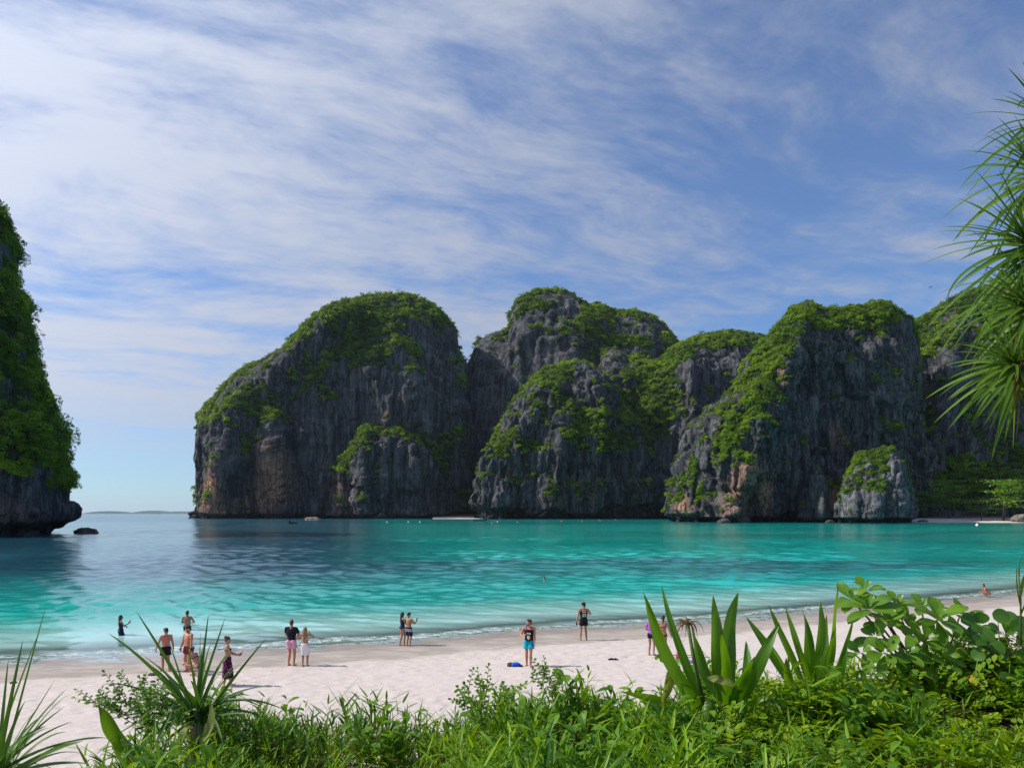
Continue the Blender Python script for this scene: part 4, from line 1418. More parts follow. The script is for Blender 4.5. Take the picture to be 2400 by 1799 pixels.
# --- broad-leaved shrub
def rosette(parent, base, c, axis, n, L, W, mat, rng, prof='ovate', up=0.5):
    axis = axis.normalized()
    a = axis.orthogonal().normalized()
    b = axis.cross(a)
    for i in range(n):
        az = i * 2.39996 + rng.uniform(-0.2, 0.2)
        el = R(68) * (1 - i / n) ** 1.2 + R(-8) + R(rng.uniform(-8, 8))
        d = (a * math.cos(az) + b * math.sin(az)) * math.cos(el) + axis * math.sin(el)
        ln = L * rng.uniform(0.75, 1.1) * (0.6 + 0.4 * min(1, i / 3))
        B = c + d * 0.02
        C = B + d * ln * 0.55 + axis * ln * 0.06
        T = B + d * ln - Vector((0, 0, ln * rng.uniform(0.02, 0.25)))
        fc = axis * 1.0 + d * (-0.6 * math.sin(el)) + Vector((0, 0, 0.2))
        leaf_obj(parent, base, B, C, T, W * rng.uniform(0.85, 1.1) * ln / L, mat, n=9, fold=0.16, prof=prof, face=fc, wave=0.06, seed=i, cols=5)


rng_ = random.Random(31)
DB = 6.9
bb = P(2190, 1600, DB)
sh = empty('broad_leaved_shrub', bb)
tag(sh, 'shrub with rosettes of large glossy light green leaves against the water', 'shrub')
for (u, v, dd, n, L, W, ax) in [(2036, 1428, 0, 12, 0.27, 0.066, (-0.25, -0.5, 1)), (2000, 1408, 0.2, 8, 0.22, 0.055, (-0.6, -0.4, 0.8)), (2028, 1385, 0.3, 8, 0.20, 0.055, (-0.1, -0.5, 1)), (2196, 1452, -0.1, 13, 0.28, 0.066, (0.1, -0.55, 1)),
                             (2052, 1492, -0.1, 8, 0.22, 0.06, (-0.4, -0.8, 0.5)), (2130, 1470, 0.2, 9, 0.24, 0.062, (0, -0.6, 1)), (2100, 1420, 0.3, 8, 0.22, 0.056, (0.1, -0.4, 1)), (2020, 1530, -0.2, 7, 0.20, 0.056, (-0.5, -0.7, 0.6)),
                             (2250, 1440, 0.3, 8, 0.22, 0.055, (0.3, -0.4, 1)), (2120, 1530, -0.3, 8, 0.2, 0.055, (0, -0.8, 0.7)), (2240, 1500, 0.0, 8, 0.22, 0.058, (0.3, -0.6, 0.8)),
                             (2080, 1455, 0.1, 10, 0.24, 0.058, (-0.1, -0.6, 0.9)), (2165, 1500, -0.2, 10, 0.22, 0.055, (0, -0.8, 0.6)), (2160, 1425, 0.3, 9, 0.22, 0.054, (0, -0.5, 1)), (2075, 1530, -0.3, 9, 0.20, 0.052, (-0.2, -0.8, 0.6)), (2215, 1545, -0.3, 9, 0.20, 0.052, (0.2, -0.8, 0.6)), (2280, 1470, 0.1, 9, 0.22, 0.054, (0.4, -0.5, 0.8)), (2140, 1560, -0.3, 9, 0.2, 0.052, (0, -0.8, 0.7))]:
    c = P(u, v, DB + dd)
    V, Q = tube_arrays([Vector((0, 0, -0.3)) * 1.0, (c - bb) * 0.5 + Vector((0, 0, -0.06)), c - bb], [0.016, 0.011, 0.008], 6)
    br = link('branch', pydata('branch', V, Q), M_TWIG, sh, smooth=True)
    rosette(br, bb, c, Vector(ax), n, L, W, M_BROAD, rng_)

# --- round-leaved creeper at the right
bb = P(2350, 1560, 6.6)
vn = empty('round_leaved_creeper', bb)
tag(vn, 'creeper with round dark green leaves near the picture edge', 'plant')
for i in range(48):
    u, v = rng_.uniform(2275, 2425), rng_.uniform(1438, 1590)
    if v < 1432 + abs(u - 2330) * 0.35:
        v += 40
    c = P(u, v, 6.6 + rng_.uniform(-0.25, 0.35))
    ln = rng_.uniform(0.08, 0.15)
    az = rng_.uniform(0, 6.28)
    d = Vector((math.cos(az), -0.4 + 0.4 * math.sin(az), math.sin(az) * 0.6 - 0.2)).normalized()
    leaf_obj(vn, bb, c, c + d * ln * 0.5, c + d * ln - Vector((0, 0, 0.03)), ln * 0.52, M_ROUND, n=8, fold=0.22, prof='round', face=Vector((rng_.uniform(-0.7, 0.5), -0.9, rng_.uniform(0.3, 1))), cols=5, seed=i)
for i in range(6):
    a = bb + Vector((rng_.uniform(-0.3, 0.25), 0, -0.1))
    b = bb + Vector((rng_.uniform(-0.35, 0.3), rng_.uniform(-0.2, 0.2), rng_.uniform(0.15, 0.42)))
    V, Q = tube_arrays([a - bb, (a - bb).lerp(b - bb, 0.5) + Vector((0.04, 0, 0.02)), b - bb], [0.008, 0.006, 0.003], 6)
    link('stem', pydata('stem', V, Q), M_TWIG, vn, smooth=True)

# --- tall reed at the edge
bb = P(2390, 1470, 6.2)
rd = empty('reed', bb)
tag(rd, 'tall grass reed standing alone at the right picture edge', 'reed')
V, Q = tube_arrays([Vector((0.01, 0, -0.15)), P(2392, 1400, 6.2) - bb, P(2386, 1330, 6.2) - bb], [0.010, 0.008, 0.004], 6)
link('stem', pydata('stem', V, Q), M_STEM, rd, smooth=True)
for (u0, v0, u1, v1, u2, v2, w_) in [(2392, 1420, 2378, 1370, 2384, 1322, 0.012), (2391, 1400, 2402, 1350, 2408, 1305, 0.010), (2392, 1380, 2396, 1340, 2412, 1345, 0.010), (2389, 1350, 2384, 1320, 2402, 1290, 0.008), (2392, 1440, 2405, 1400, 2425, 1390, 0.011)]:
    leaf_obj(rd, bb, P(u0, v0, 6.2), P(u1, v1, 6.2), P(u2, v2, 6.2), w_, M_GRASS, n=8, prof='strap', face=Vector((0.2, -1, 0.3)))


# --- small-leaved bushes and sprigs
def sprig(B, T, n, leafL, leafW, rng, sag=0.12, twig=0.004):
    """a twig with two rows of small leaves"""
    L = (T - B).length
    C = B.lerp(T, 0.5) + Vector((0, 0, sag * L))
    tw = tube_arrays([bez(B, C, T, k / 5) for k in range(6)], [twig * (1 - 0.13 * k) for k in range(6)], 5)
    lv = []
    for i in range(n):
        t = 0.12 + 0.88 * (i + rng.random() * 0.5) / n
        p = bez(B, C, T, min(1, t))
        d = ((C - B) * (1 - t) + (T - C) * t).normalized()
        s = d.cross(Vector((0, -0.6, 0.8)))
        s.normalize()
        side = 1 if i % 2 else -1
        if i == n - 1:
            q = d
        else:
            q = (s * side + d * 0.55 + Vector((0, 0, rng.uniform(-0.3, 0.25)))).normalized()
        ln = leafL * rng.uniform(0.7, 1.15)
        lv.append(blade(p, p + q * ln * 0.5 + Vector((0, 0, 0.1 * ln)), p + q * ln - Vector((0, 0, 0.12 * ln)), leafW * ln / leafL, n=4, fold=0.25, prof='ovate', face=Vector((rng.uniform(-0.4, 0.4), -0.5, 0.9))))
    return tw, lv


def small_bush(name, label, base, tips, mat, seed, leafL, leafW, per, sub=3, D=6.2):
    rng = random.Random(seed)
    e = empty(name, base)
    tag(e, label, 'bush' if len(tips) > 4 else 'plant')
    base = Vector(base)
    tw, lv = [], []
    for (u, v, dd) in tips:
        T = P(u, v, D + dd)
        B = base + Vector((rng.uniform(-0.06, 0.06), rng.uniform(-0.06, 0.06), 0))
        a, b = sprig(B, T, per, leafL, leafW, rng)
        tw.append(a); lv += b
        for k in range(sub):
            t = rng.uniform(0.35, 0.85)
            p = B.lerp(T, t) + Vector((0, 0, 0.1 * (T - B).length * t * (1 - t) * 3))
            q = p + (T - B).normalized() * rng.uniform(0.08, 0.16) + Vector((rng.uniform(-0.12, 0.12), rng.uniform(-0.12, 0.12), rng.uniform(-0.02, 0.12)))
            a, b = sprig(p, q, max(6, per // 2), leafL * 0.9, leafW * 0.9, rng)
            tw.append(a); lv += b
    V, Q = merge(tw)
    link('twigs', pydata('twigs', [v - base for v in V], Q), M_TWIG, e, smooth=True)
    V, Q = merge(lv)
    f = link('leaves', pydata('leaves', [v - base for v in V], Q), mat, e)
    f['kind'] = 'stuff'
    return e


small_bush('small_leaved_bush', 'low bush with small round leaves reaching out beside the screw pine seedling', P(360, 1720, 6.0),
           [(172, 1634, 0.1), (200, 1640, -0.1), (250, 1612, 0.0), (300, 1596, 0.2), (330, 1606, 0.0), (350, 1620, -0.2), (370, 1640, 0.1), (280, 1640, -0.2), (395, 1650, 0.0), (320, 1650, -0.3), (405, 1672, -0.1), (230, 1656, 0.2), (430, 1690, -0.3)],
           M_SMALL, 41, 0.045, 0.014, 16, 4, 6.0)
small_bush('leafy_sprig', 'leafy bush arching over the grass, leaning toward the blue bundle', P(1130, 1720, 6.4),
           [(1245, 1597, 0.0), (1225, 1606, 0.1), (1088, 1602, 0.0), (1120, 1584, 0.1), (1150, 1590, 0.2), (1070, 1640, -0.1), (1180, 1625, -0.1), (1110, 1650, -0.2)], M_SMALL, 43, 0.05, 0.015, 16, 3, 6.4)
small_bush('leafy_sprig', 'upright leafy shoot with small leaves just below the man in turquoise shorts', P(1325, 1690, 6.4),
           [(1262, 1556, 0.0), (1290, 1590, 0.1), (1250, 1590, 0.0)], M_SMALL, 44, 0.045, 0.013, 18, 3, 6.4)


# --- grass and low cover (uncountable)
def grass_proto(seed, h=0.38, n=11):
    rng = random.Random(seed)
    top = Vector((rng.uniform(-0.09, 0.09), rng.uniform(-0.09, 0.09), h))
    mid = top * 0.5 + Vector((rng.uniform(-0.03, 0.03), rng.uniform(-0.03, 0.03), 0))
    lists = []
    lists.append(blade(Vector((0, 0, 0)), mid, top, 0.0028, n=4, prof='grass', face=Vector((0, -1, 0.1))))
    for i in range(n):
        t = 0.12 + 0.86 * i / (n - 1)
        p = bez(Vector((0, 0, 0)), mid, top, t)
        az = i * 2.6 + rng.uniform(-0.5, 0.5)
        el = R(rng.uniform(28, 66))
        L = rng.uniform(0.11, 0.21) * (1.05 - 0.3 * t)
        d = Vector((math.cos(az) * math.cos(el), math.sin(az) * math.cos(el), math.sin(el)))
        lists.append(blade(p, p + d * L * 0.55, p + d * L + Vector((0, 0, -L * rng.uniform(0.02, 0.3))), rng.uniform(0.0075, 0.0125), n=4, fold=0.3, prof='grass', face=Vector((-d.x, -d.y, 1.2))))
    V, Q = merge(lists)
    return pydata(f'grass_{seed}', V, Q)


GRASS = proto_collection('dune_grass_shoot', [grass_proto(i, 0.26 + 0.035 * (i % 6), 9 + i % 4) for i in range(10)], M_GRASS)
DRY = proto_collection('dry_shoot', [grass_proto(60 + i, 0.24, 5) for i in range(4)], M_DEAD)


def cover_proto(seed):
    rng = random.Random(seed)
    lists = []
    for k in range(5):
        az = rng.uniform(0, 6.28)
        r = rng.uniform(0.10, 0.22)
        T = Vector((math.cos(az) * r * 1.3, math.sin(az) * r * 1.3, rng.uniform(0.14, 0.40)))
        C = Vector((T.x * 0.35, T.y * 0.35, T.z * 0.95))
        m = 9
        for i in range(m):
            t = 0.25 + 0.75 * i / (m - 1)
            p = bez(Vector((0, 0, 0)), C, T, t)
            d = (C * (1 - t) + (T - C) * t).normalized()
            s = d.cross(Vector((0, 0, 1)))
            if s.length < 0.05:
                s = Vector((1, 0, 0))
            s.normalize()
            for sd in (-1, 1):
                q = (s * sd + d * 0.4 + Vector((0, 0, rng.uniform(-0.15, 0.3)))).normalized()
                ln = rng.uniform(0.036, 0.066)
                lists.append(blade(p, p + q * ln * 0.5, p + q * ln, ln * 0.30, n=3, fold=0.2, prof='ovate', face=Vector((rng.uniform(-0.5, 0.5), rng.uniform(-0.6, 0.2), 1))))
    V, Q = merge(lists)
    return pydata(f'cover_{seed}', V, Q)


COVER = proto_collection('leafy_cover', [cover_proto(200 + i) for i in range(8)], M_COVER)


def patch(name, label, n, fx, fy, col, smin, smax, seed, keep, lift=0.0, lean=0.25):
    rng = np.random.default_rng(seed)
    x, y = fx(rng, n), fy(rng, n)
    x = x * y
    ok = keep(x, y, rng)
    x, y = x[ok], y[ok]
    z = ground_z(x, y) - 0.03 + lift
    k = len(x)
    rot = np.stack([rng.normal(0, lean, k), rng.normal(0, lean, k), rng.uniform(0, 6.28, k)], 1)
    s = rng.uniform(smin, smax, k) * (1 + 0.75 * tuft_noise(x, y, 1.5))
    o = scatter(name, np.stack([x, y, z], 1), rot, np.stack([s, s, s], 1), col, seed=seed)
    tag(o, label, name.split('_')[-1] if False else None, kind='stuff')
    return o


def tuft_noise(x, y, sc=1.6):
    return fbm(np.stack([x * sc, y * sc, 0 * x], 1), 2)


patch('dune_grass', 'bright green leafy grass covering the dune crest', 9500, lambda r, n: r.uniform(-0.60, 0.80, n), lambda r, n: 3.7 + 4.6 * r.random(n) ** 0.9, GRASS, 0.75, 1.35, 51,
      lambda x, y, r: (x > -0.555 * y + 0.28 * tuft_noise(x, y)) & (r.random(len(x)) < 0.58 + 1.2 * tuft_noise(x, y, 2.4)) & ((x < 2.1) | (r.random(len(x)) < 0.42)))
patch('dry_grass', 'brown withered shoots at the bottom of the grass', 1900, lambda r, n: r.uniform(-0.30, 0.75, n), lambda r, n: 3.7 + 2.6 * r.random(n), DRY, 0.6, 1.0, 52,
      lambda x, y, r: tuft_noise(x, y, 1.1) > -0.1, lean=0.6)
patch('leafy_undergrowth', 'yellow-green undergrowth of small paired leaflets on the right of the dune', 1900, lambda r, n: r.uniform(0.22, 0.82, n), lambda r, n: 3.8 + 4.4 * r.random(n), COVER, 0.62, 1.12, 53,
      lambda x, y, r: (x > 0.30 * y + 0.5 * tuft_noise(x, y)) & (r.random(len(x)) < 0.75 + 0.9 * tuft_noise(x, y, 1.8)), lean=0.35)



def weed_proto(seed):
    """low weed: a few soft stems with broad pointed leaves"""
    rng = random.Random(seed)
    lists = []
    for k in range(4):
        az = rng.uniform(0, 6.28)
        r = rng.uniform(0.04, 0.16)
        T = Vector((math.cos(az) * r, math.sin(az) * r, rng.uniform(0.22, 0.46)))
        C = Vector((T.x * 0.3, T.y * 0.3, T.z * 0.7))
        lists.append(blade(Vector((0, 0, 0)), C, T, 0.004, n=4, prof='grass', face=Vector((0, -1, 0.1))))
        for i in range(7):
            t = 0.3 + 0.7 * i / 6
            p = bez(Vector((0, 0, 0)), C, T, t)
            a2 = az + i * 2.2
            el = R(rng.uniform(5, 50))
            d = Vector((math.cos(a2) * math.cos(el), math.sin(a2) * math.cos(el), math.sin(el)))
            L = rng.uniform(0.06, 0.12)
            lists.append(blade(p, p + d * L * 0.5 + Vector((0, 0, 0.01)), p + d * L - Vector((0, 0, 0.02)), L * 0.24, n=5, fold=0.25, prof='ovate', face=Vector((-d.x, -d.y, 1.2))))
    V, Q = merge(lists)
    return pydata(f'weed_{seed}', V, Q)


WEED = proto_collection('broad_weed', [weed_proto(300 + i) for i in range(8)], M_SMALL)
patch('leafy_weeds', 'broad-leaved weeds growing up through the dune grass', 1150, lambda r, n: r.uniform(-0.58, 0.80, n), lambda r, n: 3.9 + 4.2 * r.random(n), WEED, 0.7, 1.25, 54,
      lambda x, y, r: (x > -0.545 * y + 0.2 * tuft_noise(x, y)) & (tuft_noise(x + 9, y, 1.2) > -0.15) & ((x > 1.2) | (r.random(len(x)) < 0.45)), lean=0.3)

# --- screw pine tree leaning in from the right
tb = Vector((6.9, 8.6, gz(6.9, 8.6)))
pt = empty('screwpine_tree', tb)
tag(pt, 'screw pine tree with spiky drooping leaf crowns reaching in from the right', 'tree')
rp = random.Random(77)
DT = 7.0
HEADS = [((2445, 265), 0.2, (-0.4, -0.2, 0.9), 50, 0.85), ((2430, 385), 0.1, (-0.35, -0.25, 0.9), 80, 0.95), ((2408, 565), 0.0, (-0.75, -0.35, 0.55), 92, 1.1), ((2402, 715), -0.1, (-0.6, -0.2, 0.2), 60, 0.85), ((2372, 850), -0.1, (-0.6, -0.3, 0.25), 72, 0.78), ((2440, 640), 0.3, (0.2, -0.5, 0.6), 40, 1.1), ((2425, 860), 0.2, (0.2, -0.6, 0.1), 34, 0.9)]
trunk_top = Vector((5.75, 7.6, 8.0))
V, Q = tube_arrays([Vector((0, 0, -0.3)), (trunk_top - tb) * 0.5 + Vector((0.15, 0, 0)), trunk_top - tb], [0.13, 0.10, 0.085], 12)
link('trunk', pydata('trunk', V, Q), M_TRUNK, pt, smooth=True)
for (uv, dd, ax, n, L0) in HEADS:
    c = P(uv[0], uv[1], DT + dd)
    axis = Vector(ax).normalized()
    st = trunk_top + Vector((0, 0, -0.3 if c.z < trunk_top.z else 0))
    V, Q = tube_arrays([st - tb, (st - tb).lerp(c - tb, 0.5) + Vector((0.12, 0.05, -0.12)), c - axis * 0.05 - tb], [0.075, 0.06, 0.045], 10)
    br = link('branch', pydata('branch', V, Q), M_TRUNK, pt, smooth=True)
    a = axis.orthogonal().normalized()
    b = axis.cross(a)
    for i in range(n):
        f = i / n
        az = i * 2.39996
        el = R(82 - 112 * f ** 0.9 + rp.uniform(-7, 7))
        d = (a * math.cos(az) + b * math.sin(az)) * math.cos(el) + axis * math.sin(el)
        L = L0 * rp.uniform(0.60, 1.0) * (0.7 + 0.3 * min(1, f * 3))
        B = c - axis * (0.22 * f) + d * 0.02
        C = B + d * L * 0.52 + Vector((0, 0, 0.05 * L))
        drop = (0.10 + 0.50 * f) * L * max(0.15, 1 - abs(d.z) * 0.8)
        T = B + d * L - Vector((0, 0, drop))
        if rp.random() < 0.14:      # snapped leaf: its end hangs down
            C = B + d * L * 0.62 + Vector((0, 0, 0.02))
            T = C + d * L * 0.12 - Vector((0, 0, 0.38 * L))
        leaf_obj(br, tb, B, C, T, rp.uniform(0.021, 0.034), M_PANDT, n=12, fold=0.35, seed=i, face=Vector((0, -0.7, 0.7)))
    if uv[1] > 690:
        for i in range(9):
            d = Vector((rp.uniform(-0.5, 0.35), rp.uniform(-0.4, 0.2), -1)).normalized()
            L = rp.uniform(0.35, 0.75)
            B = c - axis * 0.1
            T = B + d * L
            C = B.lerp(T, 0.4) + Vector((d.x * 0.2, -0.05, 0.05))
            leaf_obj(br, tb, B, C, T, rp.uniform(0.010, 0.018), M_DEAD, name='dead_leaf', n=8, fold=0.4, seed=i)
# --- bits of leaf and weed washed up on the dry sand
LITTER = proto_collection('drift_bit', [pydata(f'drift_{i}', *blade(Vector((0, 0, 0.004)), Vector((0.02, 0.01 * i, 0.02)), Vector((0.05 + 0.01 * i, 0.0, 0.006)), 0.008 + 0.003 * i, n=3, prof='ovate', face=Vector((0, 0, 1)))) for i in range(4)], M_DEAD)
rl = np.random.default_rng(91)
lx, ly = rl.uniform(-14, 22, 900), rl.uniform(14, 44, 900)
ld = shore_d(lx, ly)
keep_ = (ld < -4.8) & (ld > -22) & ((rl.random(900) < 0.25) | (np.abs(ld + 6.0 + np.sin(lx * 0.8) * 0.5) < 0.5))
lx, ly = lx[keep_], ly[keep_]
kk = len(lx)
sc_ = rl.uniform(0.5, 1.6, kk)
tag(scatter('drift_litter', np.stack([lx, ly, ground_z(lx, ly) + 0.012], 1), np.stack([rl.normal(0, 0.2, kk), rl.normal(0, 0.2, kk), rl.uniform(0, 6.28, kk)], 1), np.stack([sc_] * 3, 1), LITTER, seed=92),
    'scattered bits of dry leaf and weed on the dry sand', kind='stuff')
# ------------------------------------------------------------------ people
def cap_arrays(p0, r0, p1, r1, seg=12, sx=1.0):
    """tapered limb piece with round ends"""
    p0, p1 = Vector(p0), Vector(p1)
    d = (p1 - p0)
    L = d.length
    if L < 1e-6:
        d = Vector((0, 0, 1)); L = 1e-6
    d.normalize()
    pts, rad = [], []
    for k in range(5):
        a = math.pi / 2 * (1 - k / 4)
        pts.append(p0 - d * (r0 * math.sin(a))); rad.append(max(r0 * math.cos(a), 0.0008))
    for k in range(1, 4):
        pts.append(p0.lerp(p1, k / 4)); rad.append(r0 + (r1 - r0) * k / 4)
    for k in range(5):
        a = math.pi / 2 * k / 4
        pts.append(p1 + d * (r1 * math.sin(a))); rad.append(max(r1 * math.cos(a), 0.0008))
    return tube_arrays(pts, rad, seg)


def ring_loft(rings, seg=20, right=Vector((1, 0, 0))):
    """rings: (centre, half width, half depth, up axis); closed at both ends"""
    V, Q = [], []
    for (c, a, b, up) in rings:
        c = Vector(c)
        up = Vector(up).normalized()
        rx = (right - up * right.dot(up)).normalized()
        fy = up.cross(rx)
        for k in range(seg):
            t = 2 * math.pi * k / seg
            ct, st = math.cos(t), math.sin(t)
            V.append(c + rx * (a * math.copysign(abs(ct) ** 0.85, ct)) + fy * (b * math.copysign(abs(st) ** 0.85, st)))
    n = len(rings)
    for i in range(n - 1):
        for k in range(seg):
            k2 = (k + 1) % seg
            Q.append((i * seg + k, i * seg + k2, (i + 1) * seg + k2, (i + 1) * seg + k))
    Q.append(tuple(range(seg - 1, -1, -1)))
    Q.append(tuple((n - 1) * seg + k for k in range(seg)))
    return V, Q


def ellipsoid(c, r, seg=16, rot=None):
    V, Q = [], []
    c = Vector(c)
    rows = 10
    for i in range(1, rows):
        a = math.pi * i / rows
        for k in range(seg):
            t = 2 * math.pi * k / seg
            v = Vector((r[0] * math.sin(a) * math.cos(t), r[1] * math.sin(a) * math.sin(t), r[2] * math.cos(a)))
            if rot is not None:
                v = rot @ v
            V.append(c + v)
    for i in range(rows - 2):
        for k in range(seg):
            k2 = (k + 1) % seg
            Q.append((i * seg + k, (i + 1) * seg + k, (i + 1) * seg + k2, i * seg + k2))
    tv, bv = Vector((0, 0, r[2])), Vector((0, 0, -r[2]))
    if rot is not None:
        tv, bv = rot @ tv, rot @ bv
    V += [c + tv, c + bv]
    for k in range(seg):
        k2 = (k + 1) % seg
        Q.append((len(V) - 2, k, k2))
        Q.append((len(V) - 1, (rows - 2) * seg + k2, (rows - 2) * seg + k))
    return V, Q


def fuse(name, pieces, voxel=0.012, ratio=0.5, smooth=3):
    """melt the pieces into one continuous skin"""
    V, Q = merge(pieces)
    me0 = pydata('tmp', V, Q)
    ob = bpy.data.objects.new('tmp', me0)
    COL.objects.link(ob)
    m = ob.modifiers.new('r', 'REMESH'); m.mode = 'VOXEL'; m.voxel_size = voxel
    m = ob.modifiers.new('s', 'SMOOTH'); m.factor = 0.5; m.iterations = smooth
    if ratio < 1:
        m = ob.modifiers.new('d', 'DECIMATE'); m.ratio = ratio
    dg = bpy.context.evaluated_depsgraph_get()
    me = bpy.data.meshes.new_from_object(ob.evaluated_get(dg))
    bpy.data.objects.remove(ob)
    bpy.data.meshes.remove(me0)
    me.name = name
    return me


def ik(a, c, l1, l2, hint):
    a, c, hint = Vector(a), Vector(c), Vector(hint)
    d = c - a
    L = min(d.length, (l1 + l2) * 0.998)
    d.normalize()
    x = (l1 * l1 - l2 * l2 + L * L) / (2 * L)
    h = math.sqrt(max(0.0, l1 * l1 - x * x))
    n = hint - d * hint.dot(d)
    if n.length < 1e-5:
        n = d.orthogonal()
    n.normalize()
    return a + d * x + n * h, a + d * L


M_SKIN = {}


def skin(tone):
    if tone not in M_SKIN:
        base = {'tan': (0.36, 0.185, 0.115), 'brown': (0.26, 0.125, 0.075), 'fair': (0.50, 0.29, 0.20), 'red': (0.44, 0.19, 0.12)}[tone]
        m, t, o = new_mat('skin_' + tone)
        tcn = t.add('ShaderNodeTexCoord')
        n = t.noise(tcn.outputs['Object'], 9.0, 4, 0.6)
        c = t.mix(t.ss(n, 0.3, 0.7), tuple(v * 0.86 for v in base), tuple(v * 1.1 for v in base))
        b = t.add('ShaderNodeBsdfPrincipled', {'Base Color': c, 'Roughness': 0.5, 'Specular IOR Level': 0.35})
        t.set(o.inputs[0], b.outputs[0])
        M_SKIN[tone] = m
    return M_SKIN[tone]


def cloth(name, c1, c2=None, scale=18.0, thr=0.32, c3=None):
    m, t, o = new_mat(name)
    c = c1
    tcn = t.add('ShaderNodeTexCoord')
    if c2 is not None:
        v = t.add('ShaderNodeTexVoronoi', {'Vector': tcn.outputs['Object'], 'Scale': scale, 'Randomness': 1.0})
        c = t.mix(t.ss(v.outputs['Distance'], thr, thr * 0.75), c1, c2)
        if c3 is not None:
            n = t.noise(tcn.outputs['Object'], scale * 0.45, 3, 0.6)
            c = t.mix(t.ss(n, 0.52, 0.56), c, c3)
    f = t.noise(tcn.outputs['Object'], 30, 4, 0.6)
    bp = t.add('ShaderNodeBump', {'Height': t.noise(t.mapping(tcn.outputs['Object'], scale=(1, 1, 0.35)), 16, 4, 0.6), 'Strength': 0.6, 'Distance': 0.02})
    b = t.add('ShaderNodeBsdfPrincipled', {'Base Color': c, 'Roughness': 0.85, 'Specular IOR Level': 0.15, 'Normal': bp.outputs[0]})
    t.set(o.inputs[0], b.outputs[0])
    return m


HAIR_DARK = simple_mat('hair_dark', (0.018, 0.013, 0.011), 0.5, 0.4, 60)
HAIR_BROWN = simple_mat('hair_brown', (0.06, 0.032, 0.02), 0.5, 0.4, 60)
HAIR_BLOND = simple_mat('hair_blond', (0.24, 0.13, 0.06), 0.5, 0.4, 60)
M_EYE = simple_mat('eye', (0.02, 0.015, 0.012), 0.2)
M_LIP = simple_mat('lips', (0.30, 0.10, 0.08), 0.5)
M_PHONE = simple_mat('phone_black', (0.01, 0.01, 0.012), 0.6, spec=0.2)


